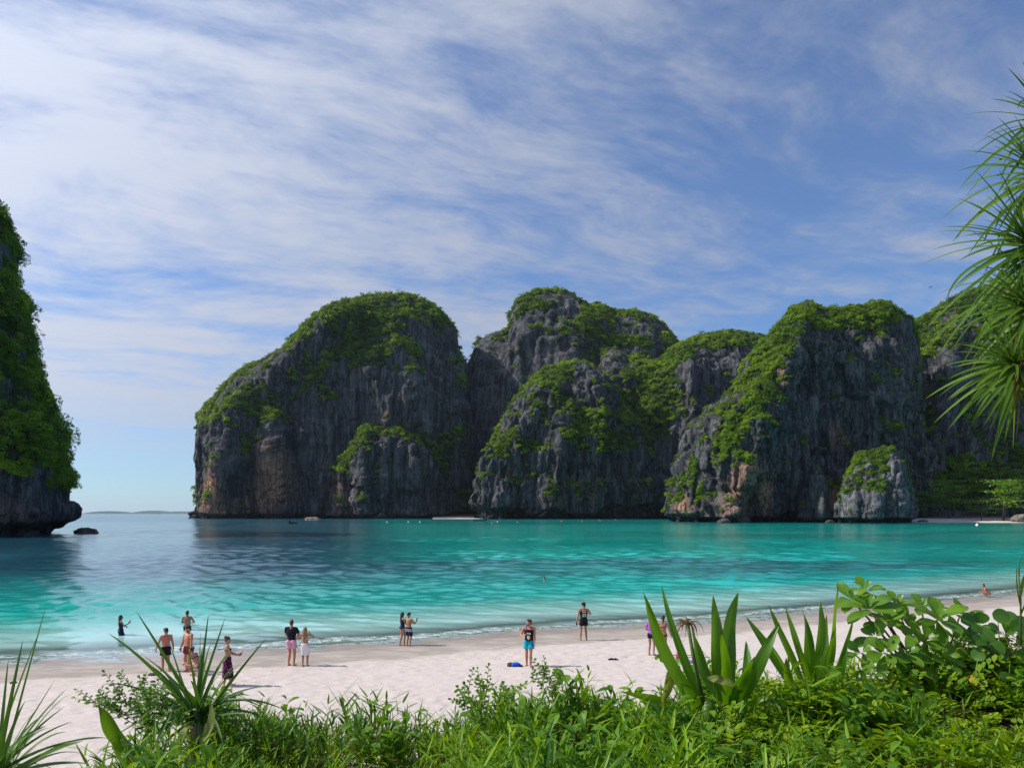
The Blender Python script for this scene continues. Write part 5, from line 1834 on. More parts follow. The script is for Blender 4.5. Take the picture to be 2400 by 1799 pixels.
def person(label, loc, heading, H, female=False, tone='tan', hair='short', hairmat=None, head_turn=0.0, head_nod=0.0,
           pose=None, wear=(), beard=False, cap=None, stride=0.0, group=None, held=None):
    """pose: local positions in metres for a figure of 1.75 m (x right, y forward, z up)"""
    k = H / 1.75
    e = empty('person', loc)
    e.rotation_euler = (0, 0, heading)
    tag(e, label, 'person', group)
    J = dict(pelvis=(0, 0, 0.95), waist=(0, 0.012, 1.09), chest=(0, 0.0, 1.28), neck=(0, -0.015, 1.46), head=(0, 0.01, 1.625),
             ankL=(-0.105, -0.02 + stride, 0.075), ankR=(0.105, -0.02 - stride, 0.075), wrL=(-0.27, 0.06, 0.86), wrR=(0.27, 0.06, 0.86),
             handL=(0, 0.15, -1), handR=(0, 0.15, -1), elbL=(-0.3, -1, 0), elbR=(0.3, -1, 0), kneeL=(0, 1, 0), kneeR=(0, 1, 0), toeL=(-0.15, 1, 0), toeR=(0.15, 1, 0))
    if pose:
        J.update(pose)
    J = {a: Vector(b) for a, b in J.items()}
    up0 = (J['waist'] - J['pelvis']).normalized()
    up1 = (J['chest'] - J['waist']).normalized()
    up2 = (J['neck'] - J['chest']).normalized()
    sw = 0.165 if female else 0.195
    right = Vector((1, 0, 0))
    hipw = 0.088
    W = dict(pel=(0.165, 0.112), wai=(0.118, 0.088), che=(0.142, 0.10), sho=(0.135, 0.075)) if female else dict(pel=(0.150, 0.105), wai=(0.138, 0.098), che=(0.172, 0.115), sho=(0.165, 0.085))
    hipL, hipR = J['pelvis'] + Vector((-hipw, 0, -0.035)), J['pelvis'] + Vector((hipw, 0, -0.035))
    shC = J['chest'].lerp(J['neck'], 0.72)
    shL, shR = shC + Vector((-sw, 0, 0)), shC + Vector((sw, 0, 0))
    knL, anL = ik(hipL, J['ankL'], 0.43, 0.425, J['kneeL'])
    knR, anR = ik(hipR, J['ankR'], 0.43, 0.425, J['kneeR'])
    elL, wrL = ik(shL, J['wrL'], 0.285, 0.255, J['elbL'])
    elR, wrR = ik(shR, J['wrR'], 0.285, 0.255, J['elbR'])
    th0, th1, ca, an = (0.088, 0.056, 0.054, 0.036) if female else (0.082, 0.057, 0.058, 0.038)
    ua, ub, fa, wr = (0.042, 0.034, 0.034, 0.023) if female else (0.053, 0.042, 0.042, 0.028)

    def sc(pieces):
        return [([v * k for v in V], Q) for V, Q in pieces]

    def torso(inf=0.0, z0=0.0, z1=1.0):
        rings = [(J['pelvis'] - up0 * 0.09, W['pel'][0] * 0.80, W['pel'][1] * 0.85, up0), (J['pelvis'] - up0 * 0.03, W['pel'][0], W['pel'][1], up0), (J['pelvis'] + up0 * 0.05, W['pel'][0] * 0.97, W['pel'][1] * 0.97, up0),
                 (J['waist'], W['wai'][0], W['wai'][1], (up0 + up1)), (J['waist'].lerp(J['chest'], 0.5), (W['wai'][0] + W['che'][0]) / 2 + 0.006, (W['wai'][1] + W['che'][1]) / 2 + 0.004, up1),
                 (J['chest'], W['che'][0], W['che'][1], up1 + up2), (J['chest'].lerp(J['neck'], 0.5), W['sho'][0] + 0.012, W['sho'][1] + 0.012, up2), (J['chest'].lerp(J['neck'], 0.8), W['sho'][0] * 0.85, W['sho'][1] * 0.85, up2)]
        n = len(rings)
        sel = []
        for i, (c, a, b, u) in enumerate(rings):
            f = i / (n - 1)
            if z0 - 1e-6 <= f <= z1 + 1e-6:
                sel.append((c, a + inf, b + inf, u))
        return ring_loft(sel, 24, right)

    # head frame
    hd = J['head']
    rot = Matrix.Rotation(head_turn, 3, 'Z') @ Matrix.Rotation(-head_nod, 3, 'X')
    hp = lambda x, y, z: hd + rot @ Vector((x, y, z))
    body = [torso()]
    if female:
        for s in (-1, 1):
            body.append(ellipsoid(J['chest'] + Vector((s * 0.068, W['che'][1] * 0.72, 0.0)), (0.055, 0.055, 0.055), 12))
    for s, hip, kn, ank, toe in ((-1, hipL, knL, anL, J['toeL']), (1, hipR, knR, anR, J['toeR'])):
        body.append(cap_arrays(hip, th0, kn, th1))
        body.append(cap_arrays(kn, th1 * 0.96, kn.lerp(ank, 0.32) + Vector((0, -0.012, 0)), ca))
        body.append(cap_arrays(kn.lerp(ank, 0.30) + Vector((0, -0.010, 0)), ca, ank, an))
        t = toe.normalized()
        heel = ank - t * 0.035 + Vector((0, 0, -0.035))
        ball = ank + t * 0.135 + Vector((0, 0, -0.052))
        body.append(cap_arrays(heel, 0.036, ball, 0.026))
        sd = Vector((t.y, -t.x, 0))
        body.append(cap_arrays(ball - sd * 0.022, 0.024, ball + t * 0.05 - sd * 0.024 + Vector((0, 0, -0.004)), 0.017))
        body.append(cap_arrays(ball + sd * 0.022, 0.024, ball + t * 0.055 + sd * 0.018 + Vector((0, 0, -0.004)), 0.018))
        body.append(ellipsoid(hip + Vector((0, -0.05, 0.01)), (0.085, 0.075, 0.085), 12))
    for s, sh_, el, wr_, hdir in ((-1, shL, elL, wrL, J['handL']), (1, shR, elR, wrR, J['handR'])):
        body.append(cap_arrays(shC + Vector((s * sw * 0.45, 0, 0.012)), 0.058, sh_, ua * 1.14))
        body.append(cap_arrays(sh_, ua * 1.1, el, ub))
        body.append(cap_arrays(el, fa, el.lerp(wr_, 0.35), fa * 1.04))
        body.append(cap_arrays(el.lerp(wr_, 0.35), fa * 1.04, wr_, wr))
        hv = hdir.normalized()
        inn = Vector((-s, 0.25, 0))                    # palm side faces the body
        inn = (inn - hv * inn.dot(hv)).normalized()
        acr = hv.cross(inn).normalized()               # across the palm
        if acr.y < 0:
            acr = -acr
        for f in range(4):
            off = (-0.030 + 0.020 * f)
            b0 = wr_ + hv * 0.012 + acr * off * 0.6
            b1 = wr_ + hv * 0.085 + acr * off
            body.append(cap_arrays(b0, 0.017, b1, 0.0125, 8))
            ln = (0.060, 0.075, 0.080, 0.070)[f]
            m1 = b1 + (hv * 0.9 + inn * 0.35).normalized() * ln * 0.52
            m2 = m1 + (hv * 0.55 + inn * 0.85).normalized() * ln * 0.48
            body.append(cap_arrays(b1, 0.0115, m1, 0.0100, 8))
            body.append(cap_arrays(m1, 0.0100, m2, 0.0085, 8))
        tb0 = wr_ + hv * 0.030 + acr * 0.024
        tb1 = tb0 + (hv * 0.6 + acr * 0.7 + inn * 0.25).normalized() * 0.042
        tb2 = tb1 + (hv * 0.9 + acr * 0.25 + inn * 0.4).normalized() * 0.032
        body.append(cap_arrays(tb0, 0.014, tb1, 0.0115, 8))
        body.append(cap_arrays(tb1, 0.0115, tb2, 0.0095, 8))
    body.append(cap_arrays(J['neck'] - up2 * 0.05, 0.062 if not female else 0.05, hp(0, -0.01, -0.06), 0.056 if not female else 0.046))
    body.append(ellipsoid(hp(0, -0.008, 0.022), (0.074, 0.094, 0.092), 18, rot))
    body.append(ellipsoid(hp(0, 0.030, -0.045), (0.056, 0.062, 0.070), 16, rot))
    body.append(ellipsoid(hp(0, 0.072, -0.092), (0.026, 0.022, 0.020), 10, rot))
    body.append(cap_arrays(hp(0, 0.088, 0.012), 0.010, hp(0, 0.108, -0.028), 0.015, 8))
    body.append(cap_arrays(hp(-0.04, 0.078, 0.022), 0.012, hp(0.04, 0.078, 0.022), 0.012, 8))
    for s in (-1, 1):
        body.append(ellipsoid(hp(s * 0.077, -0.005, -0.008), (0.010, 0.022, 0.032), 10, rot))
    link('body', fuse('body', sc(body), 0.0115 * k, 0.55, 2), skin(tone), e, smooth=True)
    for s in (-1, 1):
        V, Q = ellipsoid(hp(s * 0.031, 0.083, 0.0), (0.013, 0.007, 0.008), 8, rot)
        link('eye', pydata('eye', [v * k for v in V], Q), M_EYE, e, smooth=True)
    V, Q = ellipsoid(hp(0, 0.089, -0.062), (0.024, 0.008, 0.007), 8, rot)
    link('mouth', pydata('mouth', [v * k for v in V], Q), M_LIP, e, smooth=True)
    hm = hairmat or HAIR_DARK
    # hair
    hs = [ellipsoid(hp(0, -0.020, 0.040), (0.083, 0.098, 0.094), 18, rot)]
    if hair == 'short':
        hs.append(ellipsoid(hp(0, 0.030, 0.098), (0.066, 0.062, 0.040), 14, rot))
        hs.append(ellipsoid(hp(0, -0.055, -0.02), (0.066, 0.050, 0.060), 14, rot))
    elif hair == 'long':
        for i in range(7):
            a = -1 + i / 3
            hs.append(cap_arrays(hp(a * 0.062, -0.06 - 0.03 * (1 - a * a), 0.0), 0.034, hd + Vector((a * 0.075, -0.095 - 0.02 * (1 - a * a), -0.34 - 0.05 * (1 - a * a))), 0.020, 8))
        for s in (-1, 1):
            hs.append(cap_arrays(hp(s * 0.068, 0.01, 0.03), 0.028, hd + Vector((s * 0.088, -0.03, -0.25)), 0.018, 8))
    elif hair == 'bun':
        hs.append(ellipsoid(hp(0, -0.105, 0.075), (0.05, 0.048, 0.05), 12, rot))
        hs.append(ellipsoid(hp(0, -0.055, -0.02), (0.066, 0.050, 0.060), 14, rot))
    elif hair == 'tail':
        hs.append(ellipsoid(hp(0, -0.06, -0.01), (0.066, 0.055, 0.066), 14, rot))
        hs.append(cap_arrays(hp(0, -0.10, 0.0), 0.034, hd + Vector((0.0, -0.15, -0.20)), 0.022, 8))
    link('hair', fuse('hair', sc(hs), 0.012 * k, 0.6, 2), hm, e, smooth=True)
    if beard:
        bs = [ellipsoid(hp(0, 0.045, -0.078), (0.056, 0.056, 0.045), 14, rot), ellipsoid(hp(0, 0.02, -0.045), (0.062, 0.05, 0.04), 14, rot)]
        link('beard', fuse('beard', sc(bs), 0.012 * k, 0.6, 2), hm, e, smooth=True)
    if cap is not None:
        cs = [ellipsoid(hp(0, -0.008, 0.062), (0.092, 0.108, 0.085), 18, rot), ring_loft([(hp(0, 0.11, 0.045), 0.075, 0.075, rot @ Vector((0, 0.15, 1))), (hp(0, 0.112, 0.057), 0.072, 0.07, rot @ Vector((0, 0.15, 1)))], 16, rot @ right)]
        link('cap', fuse('cap', sc(cs), 0.012 * k, 0.6, 1), cap, e, smooth=True)
    # clothes
    garments = {}
    for wpiece in wear:
        nm, mat = wpiece[0], wpiece[1]
        opt = wpiece[2] if len(wpiece) > 2 else {}
        ps = []
        if nm in ('shorts', 'swim_shorts'):
            ln = opt.get('len', 0.55)
            ps.append(torso(0.016, 0.0, 0.36))
            for hip, kn in ((hipL, knL), (hipR, knR)):
                d = (kn - hip).normalized()
                en = hip.lerp(kn, ln)
                ps.append(ring_loft([(hip + Vector((0, 0, 0.05)), 0.100, 0.112, -d), (hip.lerp(kn, 0.25), 0.100, 0.108, -d), (en, 0.098 + opt.get('flare', 0.012), 0.102 + opt.get('flare', 0.012), -d)], 18, right))
                ps.append(ellipsoid(hip + Vector((0, -0.055, 0.01)), (0.095, 0.085, 0.09), 12))
        elif nm in ('shirt', 'tank_top'):
            ps.append(torso(0.016, 0.14 if opt.get('long', True) else 0.3, 0.86))
            if nm == 'shirt':
                for s, sh_, el in ((-1, shL, elL), (1, shR, elR)):
                    ps.append(cap_arrays(shC + Vector((s * sw * 0.4, 0, 0.012)), 0.072, sh_, 0.072))
                    d = (el - sh_).normalized()
                    ps.append(ring_loft([(sh_ - d * 0.02, 0.066, 0.07, -d), (sh_.lerp(el, 0.62), 0.07, 0.07, -d)], 16, Vector((0, 1, 0)) if abs(d.x) > 0.6 else right))
                ps.append(torso(0.014, 0.5, 1.0))
            else:
                for s in (-1, 1):
                    ps.append(cap_arrays(J['chest'].lerp(J['neck'], 0.45) + Vector((s * sw * 0.55, 0, 0)), 0.062, shC + Vector((s * sw * 0.50, 0, 0.028)), 0.052))
        elif nm == 'bikini_top':
            c = J['chest']
            ps.append(ring_loft([(c - up1 * 0.022, W['che'][0] + 0.007, W['che'][1] + 0.007, up1), (c + up1 * 0.012, W['che'][0] + 0.007, W['che'][1] + 0.007, up1)], 24, right))
            for s in (-1, 1):
                ps.append(ellipsoid(c + Vector((s * 0.068, W['che'][1] * 0.74, 0.0)), (0.060, 0.060, 0.055), 12))
        elif nm == 'bikini_bottom':
            ps.append(torso(0.008, 0.0, 0.15))
            for hip in (hipL, hipR):
                ps.append(ellipsoid(hip + Vector((0, -0.055, 0.02)), (0.085, 0.08, 0.07), 12))
        elif nm == 'swimsuit':
            ps.append(torso(0.008, 0.0, 0.86))
            for s, hip in ((-1, hipL), (1, hipR)):
                ps.append(ellipsoid(hip + Vector((0, -0.055, 0.02)), (0.088, 0.082, 0.075), 12))
                ps.append(ellipsoid(J['chest'] + Vector((s * 0.068, W['che'][1] * 0.74, 0.0)), (0.060, 0.060, 0.055), 12))
        elif nm in ('sarong', 'skirt', 'dress'):
            kz = opt.get('to', 0.45)
            c0 = J['pelvis'] + up0 * opt.get('top', 0.07)
            lo = (knL + knR) * 0.5
            an_ = (anL + anR) * 0.5
            base_p = lo.lerp(J['pelvis'], (kz - 0.49) / 0.46) if kz > 0.49 else an_.lerp(lo, max(0, (kz - 0.08) / 0.41))
            spread = abs(knL.y - knR.y) * 0.5
            ps.append(ring_loft([(c0, W['pel'][0] * 0.93 + 0.012, W['pel'][1] + 0.012, up0), (J['pelvis'] - up0 * 0.05, W['pel'][0] + 0.022, W['pel'][1] + 0.03, up0), (J['pelvis'].lerp(base_p, 0.5), W['pel'][0] + 0.030, W['pel'][1] + 0.035 + spread * 0.5, Vector((0, 0, 1))),
                                 (base_p, W['pel'][0] + opt.get('flare', 0.035), W['pel'][1] + 0.03 + spread, Vector((0, 0, 1)))], 22, right))
            if nm == 'dress':
                ps.append(torso(0.012, 0.1, 0.9))
        go = link(nm, fuse(nm, sc(ps), 0.012 * k, 0.55, 2), mat, e, smooth=True)
        garments[nm] = go
    if held:
        for (kind, hand) in held:
            h = {'L': wrL, 'R': wrR}[hand]
            hv = {'L': J['handL'], 'R': J['handR']}[hand].normalized()
            c = (h + hv * 0.11 + Vector((0, 0.02, 0.02))) * k
            wc = e.matrix_basis.to_3x3() if False else Matrix.Rotation(heading, 3, 'Z')
            if kind == 'phone':
                V, Q = [], []
                box_arrays((0, 0, 0), (0.075, 0.011, 0.155), V, Q)
                o = link('phone', pydata('phone', V, Q), M_PHONE)
                o.rotation_euler = (R(-35), 0, heading)
                lab = 'black phone held by the ' + label_short(label)
                tag(o, lab, 'phone')
            else:
                V, Q = tube_arrays([(0, 0, -0.12), (0, 0, -0.11), (0, 0, 0.05), (0, 0, 0.075), (0, 0, 0.115), (0, 0, 0.12)], [0.02, 0.034, 0.034, 0.014, 0.014, 0.01], 12)
                o = link('water_bottle', pydata('water_bottle', V, Q), M_PHONE, smooth=True)
                tag(o, 'black bottle hanging from the hand of the ' + label_short(label), 'bottle')
            o.location = Vector(loc) + wc @ c
    GARMENTS[label] = garments
    return e


GARMENTS = {}


def label_short(label):
    return ' '.join(label.split()[:6])


def stand(u, v):
    z = 0.2
    for _ in range(8):
        D = F * (CAMH - z) / (v - HV)
        x = (u - 1200) / F * D
        z = gz(x, D)
    return Vector((x, D, z - 0.008)), D


def height_px(px, D):
    return px * D / F


C_BLACK = cloth('cloth_black', (0.012, 0.013, 0.018))
C_NAVY = cloth('cloth_navy', (0.015, 0.018, 0.045))
C_MAROON = cloth('cloth_maroon', (0.10, 0.012, 0.018), (0.03, 0.008, 0.01), 9, 0.3)
C_PINK = cloth('cloth_pink', (0.62, 0.28, 0.42), (0.78, 0.60, 0.66), 26, 0.3)
C_WHITE = cloth('cloth_white', (0.70, 0.66, 0.68))
C_SARONG = cloth('cloth_floral', (0.020, 0.010, 0.022), (0.62, 0.06, 0.36), 14, 0.42, (0.035, 0.012, 0.03))
C_TEAL = cloth('cloth_turquoise', (0.0, 0.30, 0.42))
C_PURPLE = cloth('cloth_purple', (0.30, 0.08, 0.42), (0.60, 0.40, 0.75), 22, 0.25)
C_JERSEY = cloth('cloth_jersey', (0.010, 0.010, 0.012))
C_PRINTSH = cloth('cloth_dark_print', (0.012, 0.012, 0.016), (0.10, 0.11, 0.14), 30, 0.18)
C_TANK = cloth('cloth_tank', (0.014, 0.010, 0.016))


def band_cloth(name, z0, z1, base, band, accent):
    """board shorts with a broad printed band; heights in local metres"""
    m, t, o = new_mat(name)
    tcn = t.add('ShaderNodeTexCoord')
    z = t.add('ShaderNodeSeparateXYZ', {0: tcn.outputs['Object']}).outputs[2]
    f = t.math('MULTIPLY', t.ss(z, z0, z0 + 0.01), t.ss(z, z1, z1 - 0.01))
    n = t.noise(tcn.outputs['Object'], 11, 3)
    c = t.mix(f, base, t.mix(t.ss(n, 0.5, 0.54), band, accent))
    b = t.add('ShaderNodeBsdfPrincipled', {'Base Color': c, 'Roughness': 0.85, 'Specular IOR Level': 0.15})
    t.set(o.inputs[0], b.outputs[0])
    return m


C_BOARD = band_cloth('cloth_board_shorts', 0.66, 0.80, (0.014, 0.018, 0.05), (0.50, 0.42, 0.42), (0.03, 0.16, 0.18))
M_CAP = cloth('cap_black', (0.012, 0.012, 0.014))

FOLD = dict(wrL=(-0.10, 0.24, 1.12), wrR=(0.10, 0.24, 1.12), handL=(0.6, 0.6, 0.3), handR=(-0.6, 0.6, 0.3), elbL=(-1, -0.3, -0.3), elbR=(1, -0.3, -0.3))

# waders
D1 = F * CAMH / (1488 - HV)
person('woman in a dark dress wading and holding up a phone', (P(283, 1488, D1).x, D1, -0.62), R(-55), 1.62, True, 'brown', 'long', HAIR_DARK,
       pose=dict(wrR=(0.20, 0.36, 1.30), handR=(0, 0.4, 1), elbR=(0.5, -0.2, -1), wrL=(-0.06, 0.26, 1.10), handL=(0.8, 0.5, 0), elbL=(-1, -0.3, -0.5)), wear=[('dress', C_NAVY, dict(to=0.52))], held=[('phone', 'R')])
D2 = F * CAMH / (1478 - HV)
person('shirtless man wading with his back turned and arms folded', (P(439, 1478, D2).x, D2, -0.74), R(2), 1.78, False, 'brown', 'short', HAIR_DARK, pose=FOLD, wear=[('shorts', C_NAVY)])

# men on the wet sand
p, D = stand(389, 1571)
person('shirtless man in black shorts walking along the wet sand', p, R(48), height_px(101, D), False, 'red', 'short', HAIR_DARK, head_turn=R(25), head_nod=R(15), stride=0.06,
       pose=dict(wrL=(-0.34, 0.14, 0.90), wrR=(0.29, -0.04, 0.86), elbL=(-0.6, -1, 0)), wear=[('shorts', C_BLACK, dict(len=0.62, flare=0.03))])
p, D = stand(441, 1573)
person('bearded shirtless man in maroon shorts looking down at the sand', p, R(150), height_px(108, D), False, 'red', 'short', HAIR_DARK, head_turn=R(-15), head_nod=R(22), beard=True,
       pose=dict(wrR=(0.36, 0.06, 0.88), wrL=(-0.26, 0.10, 0.88)), wear=[('shorts', C_MAROON, dict(len=0.5))])
p, D = stand(462, 1580)
CROUCH = dict(pelvis=(0, -0.10, 0.34), waist=(0, -0.05, 0.47), chest=(0, 0.08, 0.64), neck=(0, 0.20, 0.79), head=(0, 0.28, 0.93), ankL=(-0.13, 0.02, 0.075), ankR=(0.13, 0.02, 0.075), kneeL=(-0.4, 1, 0.6), kneeR=(0.4, 1, 0.6),
              wrL=(-0.12, 0.50, 0.42), wrR=(0.12, 0.50, 0.42), handL=(0.1, 0.6, -0.6), handR=(-0.1, 0.6, -0.6))
person('dark-haired bather crouching on the sand behind the screw pine blades', p, R(70), 1.68, True, 'tan', 'bun', HAIR_DARK, pose=CROUCH, wear=[('bikini_top', C_NAVY), ('bikini_bottom', C_NAVY)])

p, D = stand(533, 1607)
person('woman in dark bikini top and pink floral sarong looking at her phone', p, R(-68), height_px(117, D), True, 'tan', 'bun', HAIR_BROWN, head_nod=R(18), stride=0.10,
       pose=dict(wrL=(-0.03, 0.33, 1.08), wrR=(0.07, 0.34, 1.09), handL=(0.2, 1, 0.2), handR=(-0.2, 1, 0.3), elbL=(-0.6, -0.5, -1), elbR=(0.6, -0.5, -1)),
       wear=[('bikini_top', C_BLACK), ('sarong', C_SARONG, dict(to=0.30, top=0.10, flare=0.05))], held=[('phone', 'R')])

p, D = stand(683, 1559)
person('man in a black T-shirt and pink shorts watching the bay', p, R(-8), height_px(108, D), False, 'red', 'short', HAIR_BROWN, head_turn=R(22), pose=dict(FOLD, wrL=(-0.08, 0.26, 1.06), wrR=(0.08, 0.26, 1.06)),
       wear=[('shirt', C_BLACK), ('shorts', C_PINK, dict(len=0.55, flare=0.02))])
p, D = stand(715, 1560)
person('woman with long blond hair in a white wrap skirt taking a photo', p, R(6), height_px(92, D), True, 'tan', 'long', HAIR_BLOND,
       pose=dict(wrR=(0.16, 0.24, 1.44), wrL=(-0.14, 0.26, 1.26), handR=(-0.4, 0.3, 0.8), handL=(0.5, 0.5, 0.5), elbL=(-1, -0.2, -0.8), elbR=(1, -0.2, -0.8)), wear=[('bikini_top', C_WHITE), ('skirt', C_WHITE, dict(to=0.50))])

p, D = stand(943, 1512)
person('woman with long black hair in a dark swimsuit leaning on the man in patterned shorts', p, R(-62), height_px(79, D), True, 'tan', 'long', HAIR_DARK, head_nod=R(10), stride=-0.08,
       pose=dict(wrR=(0.10, 0.30, 0.98), wrL=(-0.02, 0.34, 1.02), handR=(0, 1, -0.2), handL=(0.2, 1, 0), elbR=(0.5, -1, -0.6), elbL=(-0.5, -1, -0.6)), wear=[('swimsuit', C_NAVY)])
p, D = stand(958, 1513)
person('shirtless man in patterned navy board shorts looking at his phone', p, R(-35), height_px(79, D), False, 'tan', 'short', HAIR_DARK, head_turn=R(-20), head_nod=R(20),
       pose=dict(wrR=(0.20, 0.34, 1.24), handR=(0, 0.5, 1), elbR=(0.8, -0.3, -1), wrL=(-0.08, 0.30, 1.16), handL=(0.5, 0.6, 0.3), elbL=(-0.8, -0.3, -1)), wear=[('shorts', C_BOARD, dict(len=0.85, flare=0.015))], held=[('phone', 'R')])

p, D = stand(1240, 1560)
H11 = height_px(110, D)
m11 = person('man in a black and purple tank top and turquoise shorts', p, R(172), H11, False, 'red', 'short', HAIR_BROWN, head_turn=R(-72), beard=True, stride=0.0,
             pose=dict(wrR=(0.20, 0.20, 1.15), handR=(-0.5, 0.4, 0.5), elbR=(0.7, -0.6, -1), wrL=(-0.22, 0.14, 0.86), ankL=(-0.06, 0.05, 0.075), ankR=(0.10, -0.10, 0.075)),
             wear=[('tank_top', C_TANK), ('shorts', C_TEAL, dict(len=0.58, flare=0.035))])
p12, D = stand(1368, 1499)
H12 = height_px(88, D)
m12 = person('man in a black numbered jersey and black cap at the water edge', p12, R(6), H12, False, 'tan', 'short', HAIR_DARK, head_turn=R(38), head_nod=R(10), cap=M_CAP,
             pose=dict(wrL=(-0.32, 0.08, 0.84), wrR=(0.16, 0.26, 1.24), handR=(-0.6, 0.4, 0.4), elbR=(1, -0.4, -0.5), ankL=(-0.15, -0.02, 0.075), ankR=(0.13, -0.02, 0.075)),
             wear=[('tank_top', C_JERSEY), ('shorts', C_PRINTSH, dict(len=0.52, flare=0.025))], held=[('bottle', 'L')])

p, D = stand(1527, 1534)
person('woman in purple swim top and dark shorts half hidden by a lily leaf', p, R(-30), height_px(92, D), True, 'tan', 'tail', HAIR_DARK,
       pose=dict(wrL=(-0.14, 0.20, 1.02), handL=(0.6, 0.5, -0.2), elbL=(-1, -0.5, -0.4)), wear=[('shirt', C_PURPLE, dict(long=True)), ('shorts', C_NAVY, dict(len=0.35, flare=0.0))])
p, D = stand(1554, 1540)
person('woman in a skimpy bikini with dark hair walking behind the lily leaf', p, R(-12), height_px(99, D), True, 'tan', 'tail', HAIR_DARK, stride=-0.16,
       pose=dict(wrR=(0.34, 0.10, 0.90), wrL=(-0.27, 0.12, 0.88)), wear=[('bikini_top', C_BLACK), ('bikini_bottom', C_MAROON)])

D15 = F * CAMH / (1399 - HV)
pc = P(2314, 1399, D15)
person('bather crouching in the shallow water at the far end of the beach', (pc.x, pc.y, gz(pc.x, pc.y) - 0.05), R(75), 1.66, True, 'tan', 'tail', HAIR_BROWN, pose=CROUCH, wear=[('bikini_bottom', C_MAROON)])
D16 = F * CAMH / (1360 - HV)
ps_ = P(1276, 1360, D16)
person('swimmer showing only head and shoulders over the dark weed bed', (ps_.x, ps_.y, -1.38), R(60), 1.72, False, 'tan', 'short', HAIR_BROWN, wear=[('shorts', C_NAVY)])


# prints on the shirts
def letter_mesh(txt, size, thick=0.0, outline=False):
    cu = bpy.data.curves.new('txt', 'FONT')
    cu.body = txt
    cu.size = size
    cu.align_x = 'CENTER'
    cu.align_y = 'CENTER'
    cu.extrude = 0.002
    if outline:
        cu.fill_mode = 'NONE'
        cu.bevel_depth = size * 0.030
    ob = bpy.data.objects.new('txt', cu)
    COL.objects.link(ob)
    me = bpy.data.meshes.new_from_object(ob.evaluated_get(bpy.context.evaluated_depsgraph_get()))
    bpy.data.objects.remove(ob)
    return me


M_INKW = simple_mat('white_print', (0.78, 0.76, 0.76), 0.8)
M_INKY = simple_mat('ochre_print', (0.62, 0.45, 0.22), 0.8)
M_INKP = simple_mat('purple_trim', (0.30, 0.03, 0.30), 0.8)
k = H12 / 1.75
t12 = GARMENTS[m12['label']]['tank_top']
t11 = GARMENTS[m11['label']]['tank_top']
o = link('number', letter_mesh('23', 0.19, outline=True), M_INKW, t12)
o.location = (0, -0.137 * k, 1.17 * k)
o.rotation_euler = (R(90), 0, 0)
o.scale = (k, k, k)
V, Q = [], []
for i in range(6):
    box_arrays((-0.075 + 0.03 * i, -0.142, 1.325 + 0.004 * math.sin(i * 2)), (0.020, 0.004, 0.040), V, Q)
link('name_print', pydata('name_print', [Vector(v) * k for v in V], Q), M_INKW, t12)
k = H11 / 1.75
parts = [ellipsoid((0.0, 0.136, 1.10), (0.062, 0.008, 0.075), 14), ellipsoid((0.0, 0.143, 1.04), (0.036, 0.006, 0.03), 10)]
V, Q = merge(parts)
link('chest_print', pydata('chest_print', [v * k for v in V], Q), M_INKY, t11, smooth=True)
V, Q = [], []
for i in range(4):
    box_arrays((-0.06 + 0.04 * i, 0.142, 1.235 + (0.012 if i % 2 else 0)), (0.028, 0.004, 0.055), V, Q)
link('letter_print', pydata('letter_print', [Vector(v) * k for v in V], Q), M_INKW, t11)
for s in (-1, 1):
    tube('strap_trim', [Vector((s * 0.125, 0.06, 1.30)) * k, Vector((s * 0.095, 0.085, 1.40)) * k, Vector((s * 0.10, 0.0, 1.465)) * k], [0.020 * k, 0.020 * k, 0.016 * k], M_INKP, t11, 8)

# ------------------------------------------------------------------ things left on the sand
M_BLUE = cloth('towel_blue', (0.01, 0.06, 0.42), (0.02, 0.20, 0.60), 14, 0.35)
M_BAGB = cloth('bag_brown', (0.08, 0.03, 0.035))


def lump(name, size, mat, seed, parent=None, off=(0, 0, 0)):
    bm = bmesh.new()
    bmesh.ops.create_icosphere(bm, subdivisions=4, radius=1.0)
    co = np.array([v.co[:] for v in bm.verts])
    r = 1 + 0.30 * fbm(co * 1.7 + seed * 5.1, 3) + 0.12 * ridged(co * 3.0 + seed, 2)
    co = co * r[:, None] * np.array(size)
    co[:, 2] = np.maximum(co[:, 2], -size[2] * 0.35)
    for v, c in zip(bm.verts, co):
        v.co = Vector(c) + Vector(off)
    me = bpy.data.meshes.new(name)
    bm.to_mesh(me); bm.free()
    return link(name, me, mat, parent, smooth=True)


p, D = stand(1206, 1561)
e = empty('bundle', p)
tag(e, 'blue bundle of clothes with a dark bag on the dry sand', 'bundle')
lump('cloth', (0.20, 0.16, 0.10), M_BLUE, 2, e, (0.04, 0, 0.05))
lump('sleeve', (0.13, 0.10, 0.045), M_NAVYC if 'M_NAVYC' in globals() else C_NAVY, 3, e, (0.20, -0.03, 0.02))
lump('bag', (0.11, 0.13, 0.10), M_BAGB, 4, e, (-0.16, 0, 0.05))

